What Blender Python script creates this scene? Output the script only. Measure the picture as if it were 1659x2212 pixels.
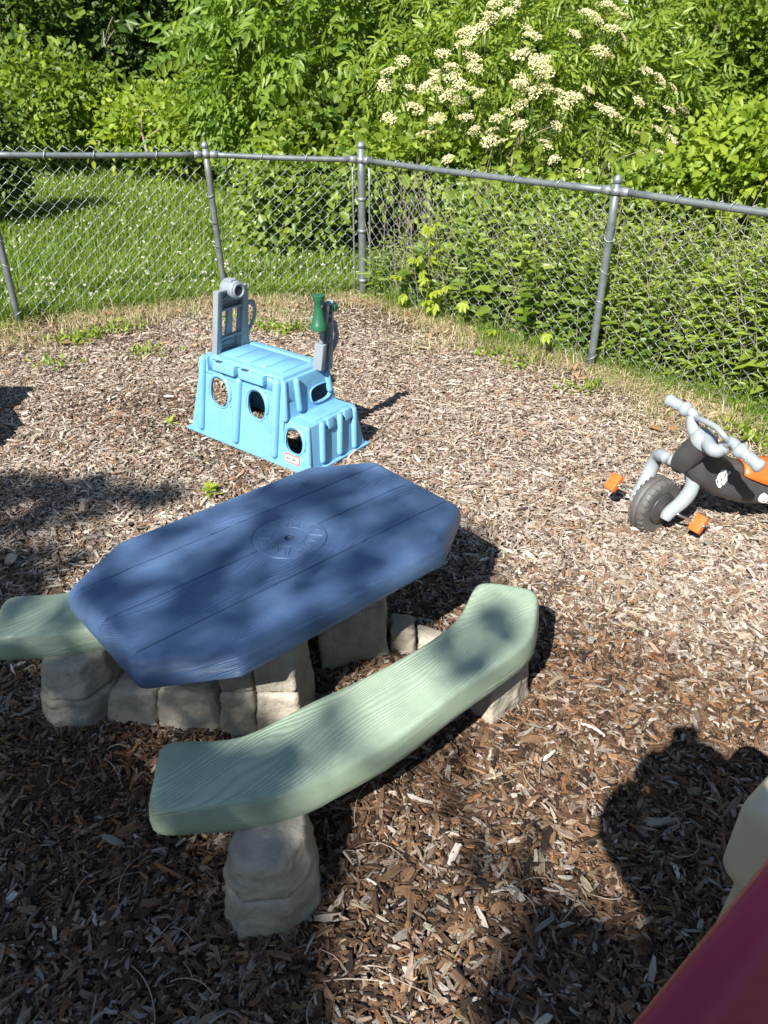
import bpy, bmesh, math, random
import numpy as np
from mathutils import Vector, Matrix, noise as mnoise

rng = np.random.default_rng(7)
random.seed(7)
for o in list(bpy.data.objects):
    bpy.data.objects.remove(o)
scene = bpy.context.scene
COL = scene.collection

# ------------------------------------------------------------------ camera, sky, sun, exposure
CAM_H, CAM_TILT = 1.70, math.radians(31.5)
SUN_S = np.array([0.50, 0.935])            # shadow offset on the ground per metre of height
cam_d = bpy.data.cameras.new("camera")
cam = bpy.data.objects.new("camera", cam_d)
COL.objects.link(cam)
cam.location = (0, 0, CAM_H)
cam.rotation_euler = (math.pi / 2 - CAM_TILT, 0, 0)
cam_d.sensor_fit = 'HORIZONTAL'
cam_d.sensor_width = 36
cam_d.lens = 36
cam_d.clip_start = 0.02
cam_d.clip_end = 500
cam_d.dof.use_dof = True
cam_d.dof.focus_distance = 2.6
cam_d.dof.aperture_fstop = 14
scene.camera = cam

elev = math.atan(1 / np.linalg.norm(SUN_S))
world = bpy.data.worlds.new("World")
scene.world = world
world.use_nodes = True
wn = world.node_tree
sky = wn.nodes.new("ShaderNodeTexSky")
sky.sky_type = 'NISHITA'
sky.sun_disc = False
sky.dust_density = 0.4
sky.sun_elevation = elev
sky.sun_rotation = math.atan2(-SUN_S[0], -SUN_S[1])
wn.links.new(sky.outputs[0], wn.nodes['Background'].inputs[0])
wn.nodes['Background'].inputs[1].default_value = 0.068

sun_d = bpy.data.lights.new("sun", 'SUN')
sun_d.energy = 5.0
sun_d.angle = math.radians(0.53)
sun_d.color = (1.0, 0.955, 0.89)
sun = bpy.data.objects.new("sun", sun_d)
COL.objects.link(sun)
sun.rotation_euler = Vector((SUN_S[0], SUN_S[1], -1)).to_track_quat('-Z', 'Y').to_euler()
sun.location = (-5, -9, 10)

vs = scene.view_settings
vs.view_transform = 'Standard'
vs.look = 'None'
vs.gamma = 1
vs.use_curve_mapping = False
vs.exposure = 1.15
scene.cycles.max_bounces = 6
scene.cycles.transparent_max_bounces = 4
scene.cycles.sample_clamp_indirect = 4

# ------------------------------------------------------------------ helpers
PXF = 1659.0
def ray(x, y):
    u = (x - 829.5) / PXF; v = (y - 1106) / PXF
    c, s = math.cos(CAM_TILT), math.sin(CAM_TILT)
    return np.array([u, c - v * s, -s - v * c])
def at(x, y, z=0.0):
    d = ray(x, y); t = (z - CAM_H) / d[2]
    return np.array([0, 0, CAM_H]) + t * d
def aty(x, y, Y):
    d = ray(x, y)
    return np.array([0, 0, CAM_H]) + (Y / d[1]) * d

def smoothstep(a, b, x):
    t = np.clip((x - a) / (b - a), 0, 1)
    return t * t * (3 - 2 * t)

def vnoise(P, f, seed=0):
    """cheap smooth pseudo noise on arrays, -1..1"""
    x = P[..., 0] * f; y = P[..., 1] * f
    return (np.sin(x * 1.7 + 1.3 * np.sin(y * 1.1 + seed) + seed) + np.sin(y * 1.9 + 1.7 * np.sin(x * .9 - seed) + 2 * seed)
            + np.sin((x + y) * 2.7 + 1.1 * np.sin((x - y) * 1.9 + seed * 3))) / 3

def tag(o, label=None, cat=None, group=None, kind=None):
    if label: o['label'] = label
    if cat: o['category'] = cat
    if group: o['group'] = group
    if kind: o['kind'] = kind
    return o

def new_mesh(name, V, F, mat=None, smooth=True):
    V = np.asarray(V, dtype=np.float32)
    me = bpy.data.meshes.new(name)
    if isinstance(F, np.ndarray):
        n, k = F.shape
        me.vertices.add(len(V)); me.vertices.foreach_set("co", V.ravel())
        me.loops.add(n * k); me.loops.foreach_set("vertex_index", F.astype(np.int32).ravel())
        me.polygons.add(n)
        me.polygons.foreach_set("loop_start", np.arange(0, n * k, k, dtype=np.int32))
        me.update(calc_edges=True)
    else:
        me.from_pydata([tuple(map(float, v)) for v in V], [], [tuple(int(i) for i in f) for f in F])
        me.update()
    if smooth:
        me.polygons.foreach_set("use_smooth", np.ones(len(me.polygons), dtype=bool))
    if mat: me.materials.append(mat)
    return me

def link(name, me, parent=None, loc=None):
    o = bpy.data.objects.new(name, me)
    COL.objects.link(o)
    if parent is not None: o.parent = parent
    if loc is not None: o.location = loc
    return o

class Thing:
    """an Empty at the base of a thing; parts are given in world coordinates (or local when local=True)"""
    def __init__(s, name, label, cat, loc=(0, 0, 0), group=None, rotz=0.0, local=False):
        s.o = bpy.data.objects.new(name, None)
        s.o.empty_display_size = .1
        COL.objects.link(s.o)
        s.o.location = loc; s.o.rotation_euler = (0, 0, rotz)
        s.loc = np.array(loc, float); s.local = local
        tag(s.o, label, cat, group)
    def part(s, name, VF, mat, parent=None, smooth=True, label=None, kind=None):
        V, F = VF
        V = np.asarray(V, float)
        if not s.local: V = V - s.loc
        o = link(name, new_mesh(name, V, F, mat, smooth), parent if parent is not None else s.o)
        return tag(o, label, None, None, kind)
    def part_mesh(s, name, me, parent=None, label=None):
        o = link(name, me, parent if parent is not None else s.o)
        return tag(o, label)

def join(*vfs):
    Vs, Fs, n = [], [], 0
    for V, F in vfs:
        V = np.asarray(V, float)
        Vs.append(V); Fs += [tuple(i + n for i in f) for f in F]; n += len(V)
    return np.concatenate(Vs), Fs

def tube(pts, rad, n=10, cap=True, closed=False):
    P = np.asarray(pts, float); m = len(P)
    R = np.full(m, rad, float) if np.isscalar(rad) else np.asarray(rad, float)
    T = np.zeros_like(P)
    if closed:
        T = np.roll(P, -1, 0) - np.roll(P, 1, 0)
    else:
        T[1:-1] = P[2:] - P[:-2]; T[0] = P[1] - P[0]; T[-1] = P[-1] - P[-2]
    T /= np.linalg.norm(T, axis=1)[:, None] + 1e-12
    up = np.array([0, 0, 1.0]) if abs(T[0][2]) < .9 else np.array([1.0, 0, 0])
    N = np.cross(T[0], up); N /= np.linalg.norm(N)
    V = []
    for i in range(m):
        N = N - T[i] * (N @ T[i]); N /= np.linalg.norm(N) + 1e-12
        B = np.cross(T[i], N)
        for k in range(n):
            a = 2 * math.pi * k / n
            V.append(P[i] + R[i] * (math.cos(a) * N + math.sin(a) * B))
    F = []
    for i in range(m if closed else m - 1):
        j = (i + 1) % m
        for k in range(n):
            F.append((i * n + k, i * n + (k + 1) % n, j * n + (k + 1) % n, j * n + k))
    if cap and not closed:
        F.append(tuple(range(n))[::-1]); F.append(tuple((m - 1) * n + k for k in range(n)))
    return np.array(V), F

def capsule(p0, p1, r, n=12, k=4):
    p0 = np.array(p0, float); p1 = np.array(p1, float); d = (p1 - p0) / np.linalg.norm(p1 - p0)
    pts, rad = [], []
    for i in range(k + 1):
        a = math.pi / 2 * i / k
        pts.append(p0 - d * r * math.cos(a)); rad.append(max(r * math.sin(a), 1e-4))
    for i in range(k + 1):
        a = math.pi / 2 * i / k
        pts.append(p1 + d * r * math.sin(a)); rad.append(max(r * math.cos(a), 1e-4))
    return tube(pts, rad, n)

def catmull(pts, sub=6, closed=False):
    P = [np.array(p, float) for p in pts]; m = len(P); out = []
    rngi = range(m) if closed else range(m - 1)
    for i in rngi:
        p0 = P[(i - 1) % m] if (closed or i > 0) else P[0]
        p1, p2 = P[i], P[(i + 1) % m]
        p3 = P[(i + 2) % m] if (closed or i + 2 < m) else P[-1]
        for k in range(sub):
            t = k / sub
            out.append(.5 * (2 * p1 + (p2 - p0) * t + (2 * p0 - 5 * p1 + 4 * p2 - p3) * t * t + (3 * p1 - p0 - 3 * p2 + p3) * t ** 3))
    if not closed: out.append(P[-1])
    return np.array(out)

def lathe(center, axis, prof, n=24):
    """prof: list of (distance along axis, radius)"""
    axis = np.array(axis, float); axis /= np.linalg.norm(axis); c = np.array(center, float)
    up = np.array([0, 0, 1.0]) if abs(axis[2]) < .9 else np.array([1.0, 0, 0])
    N = np.cross(axis, up); N /= np.linalg.norm(N); B = np.cross(axis, N)
    V, F = [], []
    for h, r in prof:
        for k in range(n):
            a = 2 * math.pi * k / n
            V.append(c + axis * h + max(r, 1e-4) * (math.cos(a) * N + math.sin(a) * B))
    m = len(prof)
    for i in range(m - 1):
        for k in range(n):
            F.append((i * n + k, i * n + (k + 1) % n, (i + 1) * n + (k + 1) % n, (i + 1) * n + k))
    F.append(tuple(range(n))[::-1]); F.append(tuple((m - 1) * n + k for k in range(n)))
    return np.array(V), F

def hexa(b, t):
    """solid from 4 bottom and 4 top corners"""
    V = list(b) + list(t)
    return np.array(V, float), [(3, 2, 1, 0), (4, 5, 6, 7), (0, 1, 5, 4), (1, 2, 6, 5), (2, 3, 7, 6), (3, 0, 4, 7)]

def bevelled(VF, w, seg=2, angle=30):
    V, F = VF
    me = new_mesh("tmp", V, F, None, False)
    bm = bmesh.new(); bm.from_mesh(me); bpy.data.meshes.remove(me)
    bmesh.ops.recalc_face_normals(bm, faces=bm.faces)
    ed = [e for e in bm.edges if len(e.link_faces) == 2 and e.calc_face_angle(0) > math.radians(angle)]
    bmesh.ops.bevel(bm, geom=ed, offset=w, segments=seg, profile=.6, affect='EDGES', clamp_overlap=True)
    bm.verts.ensure_lookup_table(); bm.verts.index_update()
    V2 = np.array([v.co[:] for v in bm.verts]); F2 = [tuple(v.index for v in f.verts) for f in bm.faces]
    bm.free()
    return V2, F2

def boolean(VF, cutters, op='DIFFERENCE'):
    """evaluate booleans on temporary objects, return plain geometry"""
    def solid(vf):
        me = new_mesh("tmp", *vf, None, False)
        bm = bmesh.new(); bm.from_mesh(me)
        bmesh.ops.recalc_face_normals(bm, faces=bm.faces)
        bm.to_mesh(me); bm.free()
        return link("tmp", me)
    a = solid(VF)
    tmp = []
    for c in cutters:
        b = solid(c); tmp.append(b)
        m = a.modifiers.new("b", 'BOOLEAN'); m.object = b; m.operation = op; m.solver = 'EXACT'
    dg = bpy.context.evaluated_depsgraph_get(); dg.update()
    me = bpy.data.meshes.new_from_object(a.evaluated_get(dg))
    V = np.array([v.co[:] for v in me.vertices]); F = [tuple(p.vertices) for p in me.polygons]
    for o in [a] + tmp:
        d = o.data; bpy.data.objects.remove(o); bpy.data.meshes.remove(d)
    bpy.data.meshes.remove(me)
    return V, F

def sharp(o, deg=35):
    """smooth shading with sharp edges above an angle"""
    me = o.data
    bm = bmesh.new(); bm.from_mesh(me)
    for e in bm.edges:
        if len(e.link_faces) == 2 and e.calc_face_angle(0) > math.radians(deg): e.smooth = False
    bm.to_mesh(me); bm.free()
    return o

# ------------------------------------------------------------------ materials
def mat_new(name):
    m = bpy.data.materials.new(name); m.use_nodes = True
    nt = m.node_tree
    return m, nt, nt.nodes['Principled BSDF']

def N(nt, t, **kw):
    n = nt.nodes.new(t)
    for k, v in kw.items(): setattr(n, k, v)
    return n

def ramp(nt, stops):
    r = nt.nodes.new("ShaderNodeValToRGB"); e = r.color_ramp.elements
    while len(e) < len(stops): e.new(.5)
    for el, (p, c) in zip(e, stops): el.position = p; el.color = (*c, 1)
    return r

def plastic(name, col, rough=.4, var=.08, bump=.05, bscale=220, spec=.5, dirt=0.0, dirtcol=(.2, .18, .15)):
    m, nt, p = mat_new(name); L = nt.links.new
    tc = N(nt, "ShaderNodeTexCoord")
    n1 = N(nt, "ShaderNodeTexNoise"); n1.inputs['Scale'].default_value = 9; n1.inputs['Detail'].default_value = 5
    L(tc.outputs['Object'], n1.inputs['Vector'])
    r = ramp(nt, [(.3, tuple(c * (1 - var) for c in col)), (.7, tuple(min(1, c * (1 + var)) for c in col))])
    L(n1.outputs[0], r.inputs[0])
    out = r.outputs[0]
    if dirt:
        n3 = N(nt, "ShaderNodeTexNoise"); n3.inputs['Scale'].default_value = 26; n3.inputs['Detail'].default_value = 8; n3.inputs['Roughness'].default_value = .75
        L(tc.outputs['Object'], n3.inputs['Vector'])
        rr = ramp(nt, [(.48, (0, 0, 0)), (.72, (dirt,) * 3)]); L(n3.outputs[0], rr.inputs[0])
        mx = N(nt, "ShaderNodeMixRGB"); L(rr.outputs[0], mx.inputs[0]); L(out, mx.inputs[1]); mx.inputs[2].default_value = (*dirtcol, 1)
        out = mx.outputs[0]
    L(out, p.inputs['Base Color'])
    r2 = ramp(nt, [(.3, (rough * .85,) * 3), (.7, (min(1, rough * 1.2),) * 3)]); L(n1.outputs[0], r2.inputs[0])
    L(r2.outputs[0], p.inputs['Roughness'])
    p.inputs['Specular IOR Level'].default_value = spec
    n2 = N(nt, "ShaderNodeTexNoise"); n2.inputs['Scale'].default_value = bscale; n2.inputs['Detail'].default_value = 3
    L(tc.outputs['Object'], n2.inputs['Vector'])
    b = N(nt, "ShaderNodeBump"); b.inputs['Strength'].default_value = bump; b.inputs['Distance'].default_value = .004
    L(n2.outputs[0], b.inputs['Height']); L(b.outputs[0], p.inputs['Normal'])
    return m

def woodgrain(name, col, rough, freq, wear=.25, wearcol=(.4, .42, .45), depth=.0032, spec=.5, lines=(.85, 1.1), bump=.6):
    """moulded plastic with a pressed wood grain: long wavy ridges running along local x"""
    m, nt, p = mat_new(name); L = nt.links.new
    tc = N(nt, "ShaderNodeTexCoord")
    sx = N(nt, "ShaderNodeSeparateXYZ"); L(tc.outputs['Object'], sx.inputs[0])
    ma = N(nt, "ShaderNodeMath", operation='MULTIPLY_ADD'); L(sx.outputs[2], ma.inputs[0]); ma.inputs[1].default_value = 2.6; L(sx.outputs[1], ma.inputs[2])
    cx_ = N(nt, "ShaderNodeCombineXYZ"); L(sx.outputs[0], cx_.inputs[0]); L(ma.outputs[0], cx_.inputs[1]); L(sx.outputs[2], cx_.inputs[2])
    mp = N(nt, "ShaderNodeMapping"); mp.inputs['Scale'].default_value = (.22, 1, 1)
    L(cx_.outputs[0], mp.inputs[0])
    # warp
    nw = N(nt, "ShaderNodeTexNoise"); nw.inputs['Scale'].default_value = 7.5; nw.inputs['Detail'].default_value = 1.5
    L(mp.outputs[0], nw.inputs['Vector'])
    sub = N(nt, "ShaderNodeVectorMath", operation='SUBTRACT'); sub.inputs[1].default_value = (.5, .5, .5); L(nw.outputs['Color'], sub.inputs[0])
    sc = N(nt, "ShaderNodeVectorMath", operation='SCALE'); sc.inputs['Scale'].default_value = .16; L(sub.outputs[0], sc.inputs[0])
    ad = N(nt, "ShaderNodeVectorMath", operation='ADD'); L(mp.outputs[0], ad.inputs[0]); L(sc.outputs[0], ad.inputs[1])
    wv = N(nt, "ShaderNodeTexWave", wave_type='BANDS', bands_direction='Y', wave_profile='SIN')
    wv.inputs['Scale'].default_value = freq; wv.inputs['Distortion'].default_value = 2.0; wv.inputs['Detail'].default_value = 2; wv.inputs['Detail Scale'].default_value = 1.2
    L(ad.outputs[0], wv.inputs['Vector'])
    nf = N(nt, "ShaderNodeTexNoise"); nf.inputs['Scale'].default_value = 130; nf.inputs['Detail'].default_value = 4
    L(mp.outputs[0], nf.inputs['Vector'])
    mixh = N(nt, "ShaderNodeMath", operation='MULTIPLY_ADD'); L(nf.outputs[0], mixh.inputs[0]); mixh.inputs[1].default_value = .35; L(wv.outputs['Fac'], mixh.inputs[2])
    # the grain fades in and out in patches
    nz = N(nt, "ShaderNodeTexNoise"); nz.inputs['Scale'].default_value = 5; nz.inputs['Detail'].default_value = 1; L(tc.outputs['Object'], nz.inputs['Vector'])
    rz = ramp(nt, [(.35, (.25, .25, .25)), (.65, (1, 1, 1))]); L(nz.outputs[0], rz.inputs[0])
    mh = N(nt, "ShaderNodeMath", operation='MULTIPLY'); L(mixh.outputs[0], mh.inputs[0]); L(rz.outputs[0], mh.inputs[1])
    b = N(nt, "ShaderNodeBump"); b.inputs['Strength'].default_value = bump; b.inputs['Distance'].default_value = depth
    L(mh.outputs[0], b.inputs['Height']); L(b.outputs[0], p.inputs['Normal'])
    # colour: base, slight mottling, pale scuffs
    n1 = N(nt, "ShaderNodeTexNoise"); n1.inputs['Scale'].default_value = 14; n1.inputs['Detail'].default_value = 6; n1.inputs['Roughness'].default_value = .7
    L(tc.outputs['Object'], n1.inputs['Vector'])
    r = ramp(nt, [(.3, tuple(c * .85 for c in col)), (.7, tuple(c * 1.12 for c in col))]); L(n1.outputs[0], r.inputs[0])
    n2 = N(nt, "ShaderNodeTexNoise"); n2.inputs['Scale'].default_value = 60; n2.inputs['Detail'].default_value = 10; n2.inputs['Roughness'].default_value = .8
    L(mp.outputs[0], n2.inputs['Vector'])
    r2 = ramp(nt, [(.55, (0, 0, 0)), (.8, (wear,) * 3)]); L(n2.outputs[0], r2.inputs[0])
    mx = N(nt, "ShaderNodeMixRGB"); L(r2.outputs[0], mx.inputs[0]); L(r.outputs[0], mx.inputs[1]); mx.inputs[2].default_value = (*wearcol, 1)
    # the valleys of the grain are darker, the ridges rubbed pale
    rg = ramp(nt, [(.1, (lines[0],) * 3), (.9, (lines[1],) * 3)]); L(mh.outputs[0], rg.inputs[0])
    mg = N(nt, "ShaderNodeMixRGB", blend_type='MULTIPLY'); mg.inputs[0].default_value = 1; L(mx.outputs[0], mg.inputs[1]); L(rg.outputs[0], mg.inputs[2])
    L(mg.outputs[0], p.inputs['Base Color'])
    p.inputs['Roughness'].default_value = rough
    p.inputs['Specular IOR Level'].default_value = spec
    return m

def stone_mat(name, col):
    m, nt, p = mat_new(name); L = nt.links.new
    tc = N(nt, "ShaderNodeTexCoord")
    n1 = N(nt, "ShaderNodeTexNoise"); n1.inputs['Scale'].default_value = 11; n1.inputs['Detail'].default_value = 8; n1.inputs['Roughness'].default_value = .65
    L(tc.outputs['Object'], n1.inputs['Vector'])
    r = ramp(nt, [(.3, tuple(c * .66 for c in col)), (.5, col), (.72, tuple(c * 1.18 for c in col))]); L(n1.outputs[0], r.inputs[0])
    n3 = N(nt, "ShaderNodeTexNoise"); n3.inputs['Scale'].default_value = 55; n3.inputs['Detail'].default_value = 6; L(tc.outputs['Object'], n3.inputs['Vector'])
    r3 = ramp(nt, [(.58, (0, 0, 0)), (.75, (.4, .4, .4))]); L(n3.outputs[0], r3.inputs[0])
    mx = N(nt, "ShaderNodeMixRGB"); L(r3.outputs[0], mx.inputs[0]); L(r.outputs[0], mx.inputs[1]); mx.inputs[2].default_value = (.16, .13, .10, 1)
    L(mx.outputs[0], p.inputs['Base Color'])
    p.inputs['Roughness'].default_value = .62
    b = N(nt, "ShaderNodeBump"); b.inputs['Strength'].default_value = .8; b.inputs['Distance'].default_value = .014
    n2 = N(nt, "ShaderNodeTexNoise"); n2.inputs['Scale'].default_value = 30; n2.inputs['Detail'].default_value = 7; L(tc.outputs['Object'], n2.inputs['Vector'])
    L(n2.outputs[0], b.inputs['Height']); L(b.outputs[0], p.inputs['Normal'])
    return m

def metal(name, col, rough=.45, metallic=.75):
    m, nt, p = mat_new(name); L = nt.links.new
    tc = N(nt, "ShaderNodeTexCoord")
    n1 = N(nt, "ShaderNodeTexNoise"); n1.inputs['Scale'].default_value = 22; n1.inputs['Detail'].default_value = 6
    L(tc.outputs['Object'], n1.inputs['Vector'])
    r = ramp(nt, [(.3, tuple(c * .75 for c in col)), (.7, tuple(min(1, c * 1.15) for c in col))]); L(n1.outputs[0], r.inputs[0])
    L(r.outputs[0], p.inputs['Base Color'])
    p.inputs['Metallic'].default_value = metallic; p.inputs['Roughness'].default_value = rough
    return m

def leaf_mat(name, c0, c1, transl=.35, rough=.45, spec=.35):
    """foliage: per-leaf tint attribute between two greens, with light passing through the blade"""
    m, nt, p = mat_new(name); L = nt.links.new
    a = N(nt, "ShaderNodeAttribute", attribute_name="tint")
    r = ramp(nt, [(0, c0), (1, c1)]); L(a.outputs['Fac'], r.inputs[0])
    L(r.outputs[0], p.inputs['Base Color'])
    p.inputs['Roughness'].default_value = rough; p.inputs['Specular IOR Level'].default_value = spec
    tr = N(nt, "ShaderNodeBsdfTranslucent")
    g = N(nt, "ShaderNodeMixRGB", blend_type='MULTIPLY'); g.inputs[0].default_value = 1; L(r.outputs[0], g.inputs[1]); g.inputs[2].default_value = (1.5, 1.5, .6, 1)
    L(g.outputs[0], tr.inputs[0])
    mx = N(nt, "ShaderNodeMixShader"); mx.inputs[0].default_value = transl
    L(p.outputs[0], mx.inputs[1]); L(tr.outputs[0], mx.inputs[2])
    L(mx.outputs[0], nt.nodes['Material Output'].inputs[0])
    return m

M = {}
M['blue_top'] = woodgrain('blue_moulded_plastic', (.082, .148, .285), .38, 42, wear=.30, wearcol=(.22, .27, .34), depth=.0020, lines=(.82, 1.12), bump=.7)
M['blue_smooth'] = plastic('blue_emblem_plastic', (.074, .134, .258), .40, .10, .10, 260, dirt=.25, dirtcol=(.20, .25, .33))
M['green_bench'] = woodgrain('sage_moulded_plastic', (.315, .405, .300), .42, 34, wear=.30, wearcol=(.18, .21, .17), depth=.0024, lines=(.84, 1.06), bump=.6)
M['stone'] = stone_mat('moulded_stone_plastic', (.335, .305, .245))
M['toy_blue'] = plastic('sky_blue_plastic', (.14, .345, .535), .42, .05, .03, 160, dirt=.10, dirtcol=(.30, .42, .50))
M['toy_grey'] = plastic('grey_plastic', (.225, .26, .285), .5, .07, .05)
M['toy_green'] = plastic('green_plastic', (.02, .11, .055), .32, .1, .03)
M['beige'] = plastic('beige_plastic', (.56, .51, .38), .45, .05, .06, 300)
M['red'] = plastic('maroon_plastic', (.40, .026, .060), .30, .08, .05, 260)
M['orange'] = plastic('orange_plastic', (.72, .13, .022), .38, .06, .03, dirt=.2, dirtcol=(.4, .16, .06))
M['trike_grey'] = plastic('light_grey_plastic', (.27, .305, .325), .38, .05, .03)
M['trike_black'] = plastic('charcoal_plastic', (.045, .044, .047), .42, .15, .12, 500, dirt=.25, dirtcol=(.12, .11, .1))
M['tyre'] = plastic('dusty_tyre_plastic', (.085, .083, .080), .55, .25, .1, 120, dirt=.5, dirtcol=(.16, .145, .125))
M['decal'] = plastic('worn_white_print', (.72, .71, .68), .6, .2, .1, dirt=.5, dirtcol=(.1, .1, .1))
M['chrome'] = metal('steel_rod', (.75, .76, .78), .25, 1)
M['galv'] = metal('galvanised_pipe', (.155, .178, .184), .5, .35)
M['galv_wire'] = metal('galvanised_wire', (.40, .44, .44), .42, .5)
M['galv_fit'] = metal('galvanised_fitting', (.26, .285, .295), .42, .5)
M['bark'] = stone_mat('grey_bark', (.13, .11, .085))
M['twig'] = stone_mat('pale_dead_twig', (.30, .25, .20))
M['stem'] = stone_mat('green_brown_stem', (.12, .14, .05))
M['white_print'] = plastic('white_print', (.82, .82, .80), .5, .02, .01)
M['red_print'] = plastic('red_orange_print', (.75, .12, .06), .5, .03, .01)
M['dark_print'] = plastic('dark_print', (.03, .035, .08), .5, .03, .01)
M['skin'] = plastic('skin', (.50, .30, .21), .5, .06, .03)
M['shirt'] = plastic('grey_cotton', (.14, .15, .17), .85, .1, .2, 400)
M['trousers'] = plastic('blue_denim', (.05, .07, .13), .85, .15, .2, 400)
M['hair'] = plastic('brown_hair', (.06, .035, .02), .6, .2, .3, 300)
M['phone'] = plastic('black_phone', (.02, .02, .022), .2, .02, .01)
M['scrap'] = plastic('dark_grey_rubber', (.045, .05, .055), .6, .2, .2)

# ------------------------------------------------------------------ ground
def ground_h(x, y):
    """height of the mulch / soil surface"""
    P = np.stack([x, y], -1)
    h = .010 * vnoise(P, 2.3, 1) + .006 * vnoise(P, 6.1, 2)
    h = h + .055 * np.exp(-(((x + .86) / .26) ** 2 + ((y - 1.36) / .13) ** 2))      # heap of loose mulch by the left leg
    d = fence_dist(x, y)
    h = h + .008 * smoothstep(.5, 0, np.abs(d)) * (1 + vnoise(P, 4, 5))
    return h

FENCE = [(-5.4, 3.95), (-2.519, 5.229), (-1.229, 5.80), (-.160, 5.903), (1.236, 4.379), (2.60, 2.89), (4.0, 1.36)]
FENCE_Z = [1.17, 1.10, 1.036, .99, 1.02, 1.03, 1.03]
def fence_dist(x, y):
    """signed distance to the fence line: positive inside the yard"""
    best = np.full(np.shape(x), 1e9); sgn = np.ones(np.shape(x))
    for (x0, y0), (x1, y1) in zip(FENCE[:-1], FENCE[1:]):
        dx, dy = x1 - x0, y1 - y0; l2 = dx * dx + dy * dy
        t = np.clip(((x - x0) * dx + (y - y0) * dy) / l2, 0, 1)
        d = np.hypot(x - x0 - t * dx, y - y0 - t * dy)
        s = np.where((x - x0) * dy - (y - y0) * dx > 0, 1, -1)
        sgn = np.where(d < best, s, sgn); best = np.minimum(d, best)
    return best * sgn

def ground_mat():
    m, nt, p = mat_new('soil_and_turf'); L = nt.links.new
    a = N(nt, "ShaderNodeAttribute", attribute_name="zone")
    tc = N(nt, "ShaderNodeTexCoord")
    n1 = N(nt, "ShaderNodeTexNoise"); n1.inputs['Scale'].default_value = 45; n1.inputs['Detail'].default_value = 8; n1.inputs['Roughness'].default_value = .7
    L(tc.outputs['Object'], n1.inputs['Vector'])
    soil = ramp(nt, [(.3, (.040, .028, .019)), (.7, (.15, .108, .072))]); L(n1.outputs[0], soil.inputs[0])
    turf = ramp(nt, [(.3, (.028, .05, .012)), (.7, (.06, .10, .022))]); L(n1.outputs[0], turf.inputs[0])
    mx = N(nt, "ShaderNodeMixRGB"); L(a.outputs['Fac'], mx.inputs[0]); L(soil.outputs[0], mx.inputs[1]); L(turf.outputs[0], mx.inputs[2])
    L(mx.outputs[0], p.inputs['Base Color']); p.inputs['Roughness'].default_value = .95; p.inputs['Specular IOR Level'].default_value = .1
    b = N(nt, "ShaderNodeBump"); b.inputs['Strength'].default_value = .8; b.inputs['Distance'].default_value = .02
    L(n1.outputs[0], b.inputs['Height']); L(b.outputs[0], p.inputs['Normal'])
    return m

def build_ground():
    ax = np.concatenate([-np.geomspace(120, 4.2, 14), np.linspace(-4, 4, 101), np.geomspace(4.2, 120, 14)])
    ay = np.concatenate([-np.geomspace(120, 1.2, 14), np.linspace(-1, 7, 101), np.geomspace(7.3, 160, 18)])
    X, Y = np.meshgrid(ax, ay)
    Z = ground_h(X, Y)
    fd = fence_dist(X, Y)
    Z = np.where(fd < 0, Z * .6, Z)
    V = np.stack([X, Y, Z], -1).reshape(-1, 3)
    ny, nx = X.shape
    i = np.arange(ny - 1)[:, None] * nx + np.arange(nx - 1)[None]
    F = np.stack([i, i + 1, i + nx + 1, i + nx], -1).reshape(-1, 4)
    me = new_mesh('ground', V, F, ground_mat())
    at_ = me.attributes.new('zone', 'FLOAT', 'POINT')
    at_.data.foreach_set('value', smoothstep(.1, -.25, fd).ravel().astype(np.float32))
    tag(link('ground', me), kind='structure')
build_ground()

# ------------------------------------------------------------------ mulch: instanced chips, each a splintered piece of bark
def chip_material():
    m, nt, p = mat_new('wood_chip'); L = nt.links.new
    a = N(nt, "ShaderNodeAttribute", attribute_name="chip_col", attribute_type='INSTANCER')
    tc = N(nt, "ShaderNodeTexCoord")
    mp = N(nt, "ShaderNodeMapping"); mp.inputs['Scale'].default_value = (.12, 1, 1); L(tc.outputs['Object'], mp.inputs[0])
    n1 = N(nt, "ShaderNodeTexNoise"); n1.inputs['Scale'].default_value = 4.2; n1.inputs['Detail'].default_value = 5; n1.inputs['Roughness'].default_value = .7
    L(mp.outputs[0], n1.inputs['Vector'])
    r = ramp(nt, [(.28, (.45, .43, .42)), (.5, (1, 1, 1)), (.75, (1.3, 1.28, 1.25))]); L(n1.outputs[0], r.inputs[0])
    mx = N(nt, "ShaderNodeMixRGB", blend_type='MULTIPLY'); mx.inputs[0].default_value = 1
    L(a.outputs['Color'], mx.inputs[1]); L(r.outputs[0], mx.inputs[2])
    L(mx.outputs[0], p.inputs['Base Color']); p.inputs['Roughness'].default_value = .75; p.inputs['Specular IOR Level'].default_value = .25
    b = N(nt, "ShaderNodeBump"); b.inputs['Strength'].default_value = .5; b.inputs['Distance'].default_value = .12
    L(n1.outputs[0], b.inputs['Height']); L(b.outputs[0], p.inputs['Normal'])
    return m

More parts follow.
